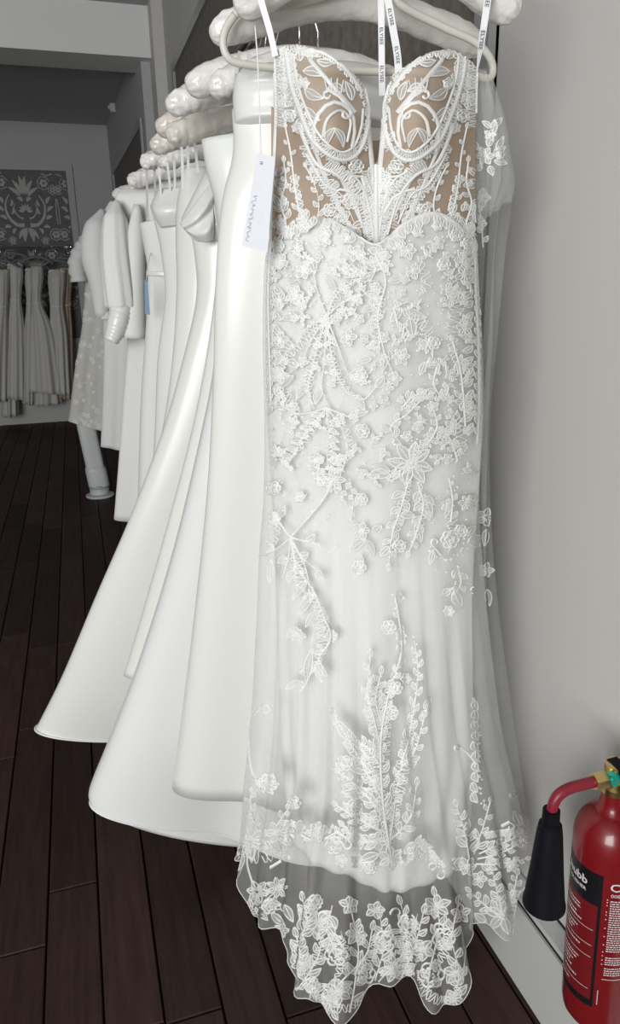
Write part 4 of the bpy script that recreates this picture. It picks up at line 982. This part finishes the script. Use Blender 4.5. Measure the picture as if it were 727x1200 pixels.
# inner lining of the train just showing under the hem
lin2 = ring_gown([(150, 880, 1.56, 420, 930, 1.52, .07), (120, 915, 1.60, 400, 965, 1.54, .08), (113, 942, 1.62, 400, 985, 1.55, .085)], R=16, fold=(3, .02, .08))
grid_obj('train_lining', lin2, True, 'satin_w', g2, .002)

# another hanger pair and inner gown showing between the trains
hang_at('padded satin hanger fourth in the row, highest of the left-hand cluster', 210, 99, 1.40, w=.42, rise=.05, r=.0265, ruche=.03)
g2b = gown('satin_wedding_gown', 'narrow satin gown glimpsed between the two wide trains', (.3, 1.6, .3))
G2b = ring_gown([(252, 236, 1.52, 400, 232, 1.5, .05), (256, 300, 1.52, 400, 300, 1.5, .05), (246, 400, 1.53, 400, 400, 1.5, .05), (228, 500, 1.55, 400, 500, 1.52, .05), (203, 600, 1.58, 400, 600, 1.55, .06), (170, 720, 1.63, 400, 720, 1.57, .07), (150, 790, 1.66, 400, 790, 1.6, .07)], fold=(4, .02, .12), tw=.5)
grid_obj('skirt', G2b, True, 'satin', g2b, .002)

hang_at('padded satin hanger fifth in the row, puckered round end', 187, 122, 1.50, w=.42, r=.025, ruche=.06)
hang_at('padded champagne satin hanger sixth in the row, long plump end', 176, 149, 1.69, w=.42, pad='pad_c', r=.026, ruche=.05)
hang_at('padded champagne satin hanger seventh in the row, puckered end in front of its neighbour', 188, 158, 1.62, w=.40, pad='pad_c', r=.026, ruche=.07)
hang_at('padded champagne satin hanger eighth in the row, small puckered end', 170, 170, 1.89, w=.42, pad='pad_c', r=.025, ruche=.07)
hang_at('padded satin hanger ninth in the row, ruffled end', 159, 190, 2.14, w=.42, r=.024, ruche=.09)
hang_at('padded satin hanger tenth in the row, tucked right of the ruffled one', 181, 190, 2.10, w=.38, r=.024, ruche=.09)
hang_at('padded satin hanger eleventh in the row, farthest of the cluster above the long sleeves', 145, 212, 2.52, w=.42, r=.026, ruche=.08)
hang_at('padded satin hanger under the eleventh one, twin rolls', 147, 221, 2.58, w=.42, r=.026, ruche=.08, rise=.02)

# G3 : gown with folded wrap bodice and the long left train
g3 = gown('satin_wedding_gown', 'ivory satin gown with folded wrap bodice and the long leftmost train', (.1, 1.9, .2))
G3 = ring_gown([(222, 266, 1.78, 370, 250, 1.74, .055), (227, 300, 1.78, 370, 300, 1.74, .06), (228, 350, 1.78, 368, 350, 1.74, .06), (212, 420, 1.79, 365, 430, 1.75, .06), (189, 500, 1.81, 360, 520, 1.76, .065), (151, 600, 1.84, 350, 640, 1.79, .075), (112, 690, 1.88, 345, 740, 1.82, .085), (75, 780, 1.93, 340, 830, 1.85, .095), (50, 833, 1.97, 330, 868, 1.88, .10), (46, 842, 1.97, 325, 874, 1.88, .095)], fold=(4, 0, .40), fold2=(9, 0, .03), ph=2.5, C=140)
grid_obj('skirt', G3, True, 'satin', g3, .003)
mb = MB(); mb.tube(list(G3[-1])+[G3[-1][0]], .003, 6); mb.build('hem_roll', 'satin', g3)
wrap = ring_gown([(243, 196, 1.77, 360, 195, 1.74, .045), (234, 214, 1.76, 362, 210, 1.73, .06), (222, 238, 1.76, 364, 240, 1.73, .066), (213, 258, 1.76, 366, 262, 1.73, .07), (217, 270, 1.76, 366, 270, 1.73, .07), (230, 284, 1.77, 368, 284, 1.74, .058)], R=40, fold=(4, .03, .05), tw=2)
grid_obj('wrap_bodice', wrap, True, 'satin_w', g3, .003)
fl = net([[P(249, 212, 1.71), P(238, 226, 1.70), P(224, 245, 1.70), P(211, 262, 1.72)], [P(250, 230, 1.69), P(241, 244, 1.68), P(228, 258, 1.685), P(214, 267, 1.71)], [P(250, 240, 1.702), P(243, 253, 1.693), P(231, 264, 1.695), P(218, 270, 1.715)],
          [P(251, 262, 1.685), P(246, 268, 1.675), P(238, 274, 1.68), P(229, 277, 1.70)], [P(251, 280, 1.71), P(248, 282, 1.70), P(243, 284, 1.70), P(237, 284, 1.71)]], 40, 30, False)
grid_obj('folded_band', fl, False, 'satin_w', g3, .004)

def loops(parent, items):
    for a, b, y in items:
        mb = MB(); strip_ribbon(mb, [P(*a, y), P((a[0]+b[0])/2+.4, (a[1]+b[1])/2, y), P(*b, y+.01)], .006, (0, -1, 0)); mb.build('hanger_loop', 'ribbon', parent, False)
loops(g3, [((219, 150), (221, 208), 1.73), ((226, 152), (232, 202), 1.73), ((213, 172), (214, 222), 1.74)])
# V : gown with deep V lining, and slim gowns farther along
g4 = gown('wedding_gown', 'satin gown with open cowl neckline, champagne lining showing', (.2, 1.85, .3))
G4 = ring_gown([(216, 196, 1.85, 330, 206, 1.82, .05), (207, 236, 1.86, 330, 240, 1.82, .06), (205, 280, 1.86, 330, 280, 1.82, .06), (206, 340, 1.86, 330, 340, 1.83, .055), (200, 430, 1.87, 330, 430, 1.85, .05), (186, 520, 1.9, 330, 520, 1.87, .06), (160, 640, 1.93, 330, 640, 1.9, .07), (120, 760, 1.97, 320, 770, 1.93, .08)], fold=(3, .02, .06))
grid_obj('skirt', G4, True, 'satin', g4, .002)
g5 = gown('wedding_gown', 'slim satin gown with folded strapless top beside the blue tag', (.1, 2.1, .3))
G5 = ring_gown([(176, 240, 2.12, 290, 222, 2.1, .05), (182, 262, 2.12, 290, 262, 2.1, .06), (190, 300, 2.12, 288, 300, 2.1, .055), (194, 350, 2.12, 286, 350, 2.1, .05), (186, 420, 2.13, 286, 420, 2.1, .05), (182, 520, 2.14, 290, 520, 2.1, .055), (172, 640, 2.16, 290, 640, 2.12, .065), (150, 740, 2.18, 290, 740, 2.14, .07)], fold=(4, .02, .10))
grid_obj('skirt', G5, True, 'satin_w', g5, .002)
b5 = ring_gown([(183, 224, 2.11, 288, 212, 2.09, .045), (176, 240, 2.11, 288, 222, 2.09, .060), (178, 252, 2.10, 288, 240, 2.08, .064), (186, 268, 2.11, 288, 260, 2.09, .055)], R=24, fold=(5, .05, .10)); grid_obj('folded_neckline', b5, True, 'satin_w', g5, .003)
loops(g5, [((204, 188), (205, 226), 2.06), ((196, 190), (200, 230), 2.06), ((186, 196), (189, 236), 2.07)])
g6 = gown('wedding_gown', 'matte crepe gown with narrow belt seam behind the blue tag', (.15, 2.3, .3))
G6 = ring_gown([(163, 262, 2.32, 270, 240, 2.3, .05), (168, 290, 2.32, 270, 290, 2.3, .055), (172, 320, 2.32, 268, 320, 2.3, .045), (170, 380, 2.32, 268, 380, 2.3, .05), (164, 460, 2.33, 268, 460, 2.3, .055), (161, 540, 2.34, 268, 540, 2.32, .06), (158, 640, 2.36, 270, 640, 2.34, .065)], fold=(5, .03, .10))
grid_obj('skirt', G6, True, 'crepe', g6, .002)
b6 = ring_gown([(171, 318, 2.31, 268, 322, 2.29, .05), (172, 323, 2.31, 268, 327, 2.29, .05)], R=6); grid_obj('belt', b6, True, 'satin', g6, .004)
BT = thing('paper_tag', P(173, 348, 2.25), 'small blue paper tag hanging among the slim gowns', 'tag')
cpb = [P(169.5, 328, 2.2), P(173, 330, 2.2), P(176, 369, 2.2), P(170, 368, 2.2)]
mb = MB(); mb.add([p+np.array([0, -.0008, 0]) for p in cpb]+[p+np.array([0, .0008, 0]) for p in cpb], [(0, 1, 2, 3), (7, 6, 5, 4), (0, 4, 5, 1), (1, 5, 6, 2), (2, 6, 7, 3), (3, 7, 4, 0)]); mb.build('card', 'blue', BT, False)
hit = Surf(bvh_of((G6, True)))(177, 296)[0]
mb = MB(); mb.tube([P(171, 331, 2.2), P(173, 312, 2.205), hit], .001, 5); mb.build('string', 'ribbon', BT)
for a, b in (((172, 195), (173, 258)), ((181, 194), (183, 254))):
    mb = MB(); strip_ribbon(mb, [P(*a, 2.14), P((a[0]+b[0])/2, (a[1]+b[1])/2, 2.2), P(*b, 2.275)], .006, (0, -1, 0)); mb.build('hanger_loop', 'ribbon', g6, False)

# long-sleeved gown
g7 = gown('long_sleeved_wedding_gown', 'white long-sleeved crepe gown with puffed gathered cuff, left side of the rack', (.15, 2.6, .5))
G7 = ring_gown([(140, 222, 2.58, 250, 222, 2.55, .03), (134, 234, 2.58, 255, 236, 2.55, .05), (138, 270, 2.6, 250, 270, 2.56, .06), (146, 330, 2.6, 245, 330, 2.56, .06), (148, 400, 2.6, 245, 400, 2.56, .05), (143, 470, 2.62, 245, 470, 2.58, .06), (138, 540, 2.64, 245, 540, 2.6, .065), (133, 606, 2.68, 245, 612, 2.62, .075)], fold=(7, .02, .12))
grid_obj('dress_body', G7, True, 'crepe', g7, .002)
slp = [P(137, 236, 2.52), P(135, 262, 2.50), P(136, 300, 2.49), P(140, 340, 2.48), P(142, 362, 2.48)]
c = catmull(np.array(slp), 30); rr = [(.026+.022*(i/29)+.010*math.sin(math.pi*i/29))*min(1, .35+i/9) for i in range(30)]; rr[-1] = .03
mb = MB(); mb.tube(list(c), rr, 32)
for i in range(30):
    for j in range(32): q = np.array(mb.v[i*32+j]); k = 1+.10*math.sin(8*2*math.pi*j/32+.05*i)*(.3+.7*i/29); mb.v[i*32+j] = tuple(c[i]+(q-c[i])*k)
mb.build('sleeve', 'crepe', g7)
c = catmull(np.array([P(143, 360, 2.47), P(139, 374, 2.46), P(135, 388, 2.46), P(130, 400, 2.46)]), 24); mb = MB(); mb.tube(list(c), [.036*(1-.35*(i/23)**2)*(1+.05*math.sin(i*2.4)) for i in range(24)], 16); mb.build('gathered_cuff', 'satin_w', g7)
c = [P(161, 240, 2.5), P(158, 300, 2.49), P(157, 350, 2.48), P(157, 396, 2.48)]
mb = MB(); mb.tube(list(catmull(np.array(c), 24)), [(.028+.014*(i/23))*min(1, .4+i/8) for i in range(24)], 14); mb.build('sleeve', 'crepe', g7)
# sheer puff-sleeve gown behind
g8 = gown('tulle_wedding_gown', 'pale tulle gown with soft sheer shoulder between the sleeved and the lace gown', (.1, 3.4, .4))
G8 = ring_gown([(128, 236, 3.4, 210, 236, 3.38, .03), (116, 262, 3.4, 212, 250, 3.38, .07), (118, 320, 3.4, 210, 320, 3.38, .07), (121, 400, 3.42, 208, 400, 3.4, .07), (120, 470, 3.44, 208, 470, 3.4, .08), (118, 522, 3.46, 208, 528, 3.42, .09)], fold=(9, .03, .10))
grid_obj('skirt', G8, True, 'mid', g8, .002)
c = catmull(np.array([P(120, 246, 3.36), P(113, 270, 3.34), P(112, 300, 3.33), P(118, 330, 3.33), P(120, 372, 3.33)]), 26); mb = MB(); mb.tube(list(c), [(.03+.03*math.sin(math.pi*i/25))*min(1, .35+i/8) for i in range(26)], 14); mb.build('sheer_sleeve', 'mid', g8)
mb = MB(); mb.box(tuple(P(119, 374, 3.3)), tuple(P(128, 366, 3.34)[:3])); mb.build('cuff_band', 'satin_w', g8, False)
hang_at('padded hanger of the pale tulle gown, half hidden behind the sleeves', 128, 228, 3.4, w=.42, r=.024)
# beaded lace gown farther down the rack
g9 = gown('beaded_lace_gown', 'greyish beaded lace gown at the far end of the long rack', (.1, 4.9, .4))
G9 = ring_gown([(106, 276, 4.9, 165, 276, 4.9, .03), (96, 290, 4.9, 168, 290, 4.9, .08), (99, 330, 4.9, 166, 330, 4.9, .08), (96, 380, 4.92, 166, 380, 4.9, .09), (88, 430, 4.95, 166, 430, 4.9, .11), (82, 480, 5.0, 166, 490, 4.95, .13), (80, 492, 5.0, 166, 512, 4.95, .13)], fold=(9, .03, .10))
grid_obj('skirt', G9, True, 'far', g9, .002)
mb = MB(); c = catmull(np.array([P(107, 278, 4.84), P(98, 290, 4.82), P(90, 308, 4.8), P(93, 330, 4.8)]), 20); mb.tube(list(c), [.05*(1+.12*math.sin(i*2.1)) for i in range(20)], 12); mb.build('ruffled_shoulder', 'mid', g9)
s9 = Surf(bvh_of((G9, True))); L9 = Lace(s9, px=.5, jump=.12, lift=.003); random.seed(8)
for _ in range(70):
    u, v = random.uniform(86, 128), random.uniform(300, 500); L9.flower((u, v), random.uniform(2, 4), 5, random.random()*3, bead=False)
for _ in range(60): L9.bead(random.uniform(88, 126), random.uniform(300, 505), .9, .006)
_o9 = L9.done(g9, 'beaded_lace', split=False); _o9['kind'] = 'stuff'
hang_at('padded hanger at the far end of the long rack, above the beaded lace gown', 108, 270, 4.9, w=.42, r=.024)

# ------------------------------------------------------------------ rack of gowns along the back wall
RB = thing('clothes_rail', (-.9, 8.62, 1.93), 'chrome rail with knob end carrying gowns along the back wall', 'clothes rail')
mb = MB(); mb.tube([(-2.3, 8.62, 1.925), (.05, 8.62, 1.925)], .016, 12); mb.build('rod', 'chrome', RB)
mb = MB(); mb.ball((.055, 8.62, 1.925), .035, n=12, m=8); mb.build('knob', 'chrome', RB)
for x in (.0, -2.2):
    mb = MB(); mb.tube([(x, 8.62, 1.925), (x, 8.66, 1.88), (x, YB-.03, 1.80)], .012, 8); mb.build('bracket', 'chrome', RB)
mb = MB(); mb.ball((.02, 8.58, 1.865), .016, n=8, m=6); mb.build('pendant', 'chrome', RB); mb = MB(); mb.ball((.035, 8.58, 1.76), .014, n=8, m=6, sq=(.8, .8, 2.2)); mb.build('pendant', 'chrome', RB)
bl = ['strapless ivory gown cut by the left edge of the photo, back rail', 'round-bodiced ivory gown second from the left on the back rail', 'full-skirted pale gown with narrow waist in the middle of the back rail', 'draped ivory gown with diagonal folds, second from right on the back rail', 'slim ivory gown with pleated straight top, rightmost on the back rail', 'dark champagne gown squeezed behind the right end of the back rail']
bs = [(-6, 10, 316, -22, 8, 470, 2.0), (9, 26, 308, 2, 30, 468, .6), (36, 50, 312, 34, 74, 461, 1.4), (30, 40, 314, 26, 40, 474, .2), (57, 76, 316, 60, 82, 462, 2.6), (70, 84, 314, 68, 86, 468, 3.0)]
random.seed(21)
for i, (lab, (u0, u1, vt, w0, w1, vb, ph)) in enumerate(zip(bl, bs)):
    y = (8.54, 8.66, 8.52, 8.70, 8.57, 8.72)[i]; um = (u0+u1)/2; wm = (w0+w1)/2
    g = gown('hanging_gown', lab, tuple(P(um, vb, y)), group='gowns on the back rail')
    rows = [(u0, vt, y, u1, vt, y, .05), (u0-1, vt+14, y, u1+1, vt+14, y, .10), (um-(u1-u0)*.42, vt+42, y, um+(u1-u0)*.42, vt+42, y, .07), ((u0+w0)/2, vt+75, y, (u1+w1)/2, vt+75, y, .09), (w0*.8+u0*.2, vt+115, y, w1*.8+u1*.2, vt+115, y, .11), (w0, vb-3, y, w1, vb, y, .13)]
    Gb = ring_gown(rows, R=40, C=64, fold=(9, .04, .16), fold2=(5, .02, .08), tw=ph)
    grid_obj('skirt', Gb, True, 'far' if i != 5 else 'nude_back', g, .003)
    s_ = Surf(bvh_of((Gb, True))); Lb = Lace(s_, px=.6, jump=.2, lift=.004); (Lb.cord([(u0, vt+3), (um, vt-1), (u1, vt+3)], 1.2, .006) if i != 2 else None); Lb.done(g, 'seam_trim', split=False); Lb.cord([(u0+1, vt+42), (um, vt+44), (u1-1, vt+42)], 1.0, .006); Lb.done(g, 'seam_trim', split=False)
    c0 = P(um, vt-6, y); hz = 1.925
    T = thing('coat_hanger', (c0[0], y, c0[2]), 'dark curved hanger holding the '+lab.replace(', back rail', '').replace(' on the back rail', '').replace(' of the back rail', '').replace('the left edge of the photo', 'the left edge'), 'hanger', 'dark hangers on the back rail')
    mb = MB(); hw = .17; mb.tube([(c0[0]-hw+2*hw*t, y, c0[2]-.03+.07*(1-(2*t-1)**2)) for t in np.linspace(0, 1, 15)], [.006]+[.014]*13+[.006], 8); mb.build('bar', 'grey_pl', T)
    mb = MB(); mb.tube([(c0[0], y, c0[2]+.04), (c0[0], y, hz-.02)]+[(c0[0]+.019*math.cos(a), y+(8.62-y)*(k/9), hz+.019*math.sin(a)) for k, a in enumerate(np.linspace(-1.4, 3.0, 10))], .003, 6); mb.build('hook', 'chrome', T)
hl = ['layered tulle hem bundle hanging low at the left of the back rail', 'pale layered underskirt hanging low at the right of the back rail']
for lab, (w0, w1, vt, vb) in zip(hl, ((2, 22, 440, 488), (38, 72, 446, 474))):
    g = gown('underskirt', lab, tuple(P((w0+w1)/2, vb, 8.7))); Gb = ring_gown([(w0+5, vt-60, 8.72, w1-5, vt-60, 8.72, .08), (w0+2, vt, 8.72, w1-2, vt, 8.72, .12), (w0, vb, 8.72, w1, vb-2, 8.72, .14)], R=20, fold=(8, .05, .2)); grid_obj('skirt', Gb, True, 'far', g, .003)

# ------------------------------------------------------------------ white tower appliance on the floor
pc = PZ(117.5, 581, 0)
AP = thing('tower_fan', (pc[0], pc[1], 0), 'white leaning tower fan with round base on the dark floor', 'fan')
mb = MB(); mb.lathe([(.001, 0), (.10, 0), (.104, .006), (.10, .014), (.05, .022), (.001, .022)], (pc[0], pc[1], .0), 36); soft_edges(mb.build('base', 'white_pl', AP))
mb = MB(); mb.lathe([(.055, .018), (.070, .022), (.070, .05), (.066, .055), (.072, .06), (.072, .095), (.066, .10), (.001, .10)], (pc[0], pc[1], 0), 32); soft_edges(mb.build('swivel', 'white_pl', AP))
mb = MB()
for k in range(3): mb.lathe([(.0735, .068+k*.009), (.0735, .072+k*.009)], (pc[0], pc[1], 0), 32)
mb.build('grille', 'grey_pl', AP)
tl = -.10
def lean(p, z0=.09): return (p[0]+(p[2]-z0)*tl, p[1], p[2])
def rbox(w, d, z0, z1, top=0, rad=.02, m=5):
    mb = MB(); rings = []
    prof = [(0, z0)]+[(0, z1-rad)]+[(rad*(1-math.cos(a)), z1-rad+rad*math.sin(a)) for a in np.linspace(.3, 1.57, 4)]
    for ins, z in prof:
        r = []
        for cx_, cy_, a0 in ((w/2-rad, d/2-rad, 0), (-w/2+rad, d/2-rad, 1.571), (-w/2+rad, -d/2+rad, 3.142), (w/2-rad, -d/2+rad, 4.712)):
            for k in range(m): a = a0+1.571*k/(m-1); rr_ = max(.001, rad-ins); r.append((pc[0]+cx_+rr_*math.cos(a), pc[1]+cy_+rr_*math.sin(a), z))
        rings.append(r)
    n = len(rings[0]); vs_ = [lean(p) for r in rings for p in r]
    fs = [(i*n+j, i*n+(j+1) % n, (i+1)*n+(j+1) % n, (i+1)*n+j) for i in range(len(rings)-1) for j in range(n)]+[tuple(range(n))[::-1], tuple(range((len(rings)-1)*n, len(rings)*n))]
    mb.add(vs_, fs); return mb
soft_edges(rbox(.150, .14, .085, .25, rad=.05).build('collar', 'white_pl', AP)); soft_edges(rbox(.130, .11, .20, .57, rad=.03).build('tower', 'white_pl', AP))
mb = MB(); x = pc[0]-.066; mb.add([lean((x-.001, pc[1]-.035, .26)), lean((x-.001, pc[1]+.035, .26)), lean((x-.001, pc[1]+.035, .50)), lean((x-.001, pc[1]-.035, .50))], [(0, 1, 2, 3)]); mb.build('air_slot', 'grey_pl', AP, False)

# ------------------------------------------------------------------ fire extinguisher on the right wall
EX, EY, ER, ETOP, EBOT = .742, .752, .056, .70, .232
FE = thing('fire_extinguisher', (EX, EY, EBOT), 'red gas fire extinguisher with black horn hung on the wall at the right edge', 'fire extinguisher')
prof = [(.001, 0), (.035, .0), (.047, .006), (.054, .018), (ER, .034), (ER, .375)]
for a in np.linspace(0, 1.35, 10): prof.append((.018+(ER-.018)*math.cos(a), .375+.055*math.sin(a)))
prof += [(.0265, .433), (.0215, .440), (.0200, .452), (.0200, .468)]
mb = MB(); mb.lathe(prof, (EX, EY, EBOT), 48); body = soft_edges(mb.build('cylinder', 'red', FE), 50); sub(body, FE)
vx, vy = -(EX-0), -(EY-0); th0 = math.atan2(vy, vx)      # bearing of the room's centre line in front of the cylinder
def cyl(th, z, off=.0004): r = ER+off; return (EX+r*math.cos(th), EY+r*math.sin(th), EBOT+z)
def patch(mb, a0, a1, z0, z1, off, n=14):
    vs_ = [cyl(a0+(a1-a0)*i/n, z, off) for i in range(n+1) for z in (z0, z1)]; mb.add(vs_, [(2*i, 2*i+2, 2*i+3, 2*i+1) for i in range(n)])
def cyl_text(mb, s, size, a_right=None, a_left=None, z=0, off=.0012, bold=0):
    v, f = text2d(s, size, bold)
    xs = [q[0] for q in v]; x1 = max(xs); x0 = min(xs)
    out = []
    for a, b in v:
        arc_ = (a-x1) if a_right is not None else (a-x0); th = (a_right if a_right is not None else a_left)+arc_/ER; out.append(cyl(th, z+b, off))
    mb.add(out, f)

E1 = th0-math.radians(2); E0 = th0-math.radians(112)
mb = MB(); patch(mb, E0, E1, .283, .345, .0004); patch(mb, E0, E1, .072, .086, .0004); patch(mb, E1-.085, E1, .086, .283, .0004); mb.build('label_black', 'black', body, False)
mb = MB(); patch(mb, E0, E1-.085, .086, .283, .0004); mb.build('label_red', 'labelred', body, False)
mb = MB()
cyl_text(mb, 'Chubb', .021, a_right=E1-.42, z=.316, bold=.0005)
cyl_text(mb, 'FIRE EXTINGUISHER', .0088, a_right=E1-.44, z=.303, bold=.0002)
cyl_text(mb, 'CO2', .0085, a_right=E1-1.15, z=.292, bold=.0002)
cyl_text(mb, 'CE', .021, a_left=E1+.19, z=.321, bold=.0003)
cyl_text(mb, '0086', .0095, a_left=E1+.22, z=.309)
for z in (.232, .200, .176, .108): patch(mb, E0+.15, E1-.16, z, z+.0009, .0010)
rnd = random.Random(4)
for z in (.268, .261, .248, .241, .234+.006, .222, .215, .208, .190, .162, .155, .146, .139, .130, .118, .098):
    a = E0+.3; end = E1-.5-rnd.random()*.35
    while a < end:
        w = rnd.uniform(.04, .10); patch(mb, a, min(a+w, end), z, z+.0028, .0010, 2); a += w+.022
for k in range(34):
    z = .300-k*.0046
    if k in (23, 24, 29): continue
    a = E1+.22; end = E1+1.3
    while a < end:
        w = rnd.uniform(.03, .09); patch(mb, a, a+w, z, z+.0021, .0010, 2); a += w+.018
patch(mb, E1+.18, E1+1.3, .139, .1402, .0010)
for k, z in enumerate((.302, .297, .291, .278, .272, .263, .245, .228, .211, .196, .188, .179, .170)): patch(mb, E1+.13, E1+.16, z, z+.002, .0010, 1)
for k in range(9): patch(mb, E1+.10, E1+.125, .082+k*.0036, .0845+k*.0036, .0010, 1)
mb.build('label_print', 'white_print', body, False)['kind'] = 'stuff'
ZV = EBOT+.468
mb = MB(); mb.lathe([(.0195, 0), (.022, .002), (.022, .012), (.017, .016), (.0155, .034), (.0175, .036), (.0175, .050), (.001, .052)], (EX, EY, ZV-.004), 24); val = sub(soft_edges(mb.build('valve', 'brass', FE)), FE)
hd = np.array([-.93, .05, 0]); hd /= np.linalg.norm(hd)
# outlet nut and hose swan neck, drawn from the valve towards the horn
v0 = np.array([EX, EY, ZV+.022])
mb = MB(); mb.tube([v0+hd*.008, v0+hd*.021], .0095, 12); mb.tube([v0+hd*.018, v0+hd*.040], .0135, 6); soft_edges(mb.build('outlet_nut', 'brass', FE))
e0 = v0+hd*.038
hs = catmull(np.array([e0, e0+hd*.02, e0+hd*.042+np.array([0, 0, -.001]), e0+hd*.060+np.array([0, 0, -.008]), e0+hd*.069+np.array([0, 0, -.022]), e0+hd*.072+np.array([0, 0, -.045])]), 26)
mb = MB(); mb.tube(list(hs), .0085, 14); mb.build('discharge_tube', 'redhose', FE)
ht = hs[-1]; dirn = np.array([-.004, 0, -.19]); 
prof = [(0.0, .013), (.022, .0135), (.024, .013), (.027, .0175), (.04, .0195), (.115, .026), (.170, .0315), (.178, .0335), (.182, .0335)]
mb = MB(); pts = [ht+np.array([0, 0, .012])+dirn/np.linalg.norm(dirn)*a for a, r in prof]; mb.tube(pts, [r for a, r in prof], 28); soft_edges(mb.build('discharge_horn', 'horn', FE))
# levers along the wall towards the room's front, safety pin and seal
mb = MB(); a = np.array([EX-.009, EY+.016, ZV+.044])
mb.add([(EX-.010, EY+.014, ZV+.030), (EX+.010, EY+.014, ZV+.030), (EX+.010, EY-.12, ZV+.042), (EX-.010, EY-.12, ZV+.042), (EX-.009, EY+.012, ZV+.048), (EX+.009, EY+.012, ZV+.048), (EX+.009, EY-.12, ZV+.052), (EX-.009, EY-.12, ZV+.052)], [(0,3,2,1),(4,5,6,7),(0,1,5,4),(1,2,6,5),(2,3,7,6),(3,0,4,7)])
mb.build('squeeze_lever', 'horn', FE, False)
mb = MB(); mb.tube([(EX, EY-.008, ZV+.026), (EX, EY-.03, ZV+.012), (EX, EY-.075, ZV-.038), (EX, EY-.10, ZV-.05)], .0075, 8); mb.build('carry_handle', 'horn', FE)
mb = MB(); q = np.array([EX-.0115, EY-.010, ZV+.030]); mb.tube([q, q+np.array([-.004, -.001, 0])], .012, 18); mb.ball(q+np.array([-.005, -.001, 0]), .004, n=10, m=6); soft_edges(mb.build('safety_seal', 'green', FE))
mb = MB(); mb.tube([q+np.array([0, -.008, -.002]), q+np.array([.002, -.06, -.002])], .0028, 8); mb.build('safety_pin', 'yellow', FE)
mb = MB(); mb.box((EX+.02, EY-.03, EBOT+.22), (XW+.0, EY+.03, EBOT+.25)); mb.build('wall_bracket', 'horn', FE, False)
FE.rotation_euler = (0, -.038, 0)
# the temporary offsets used while parenting are not part of the scene
for o in bpy.data.objects:
    if '_off' in o: del o['_off']
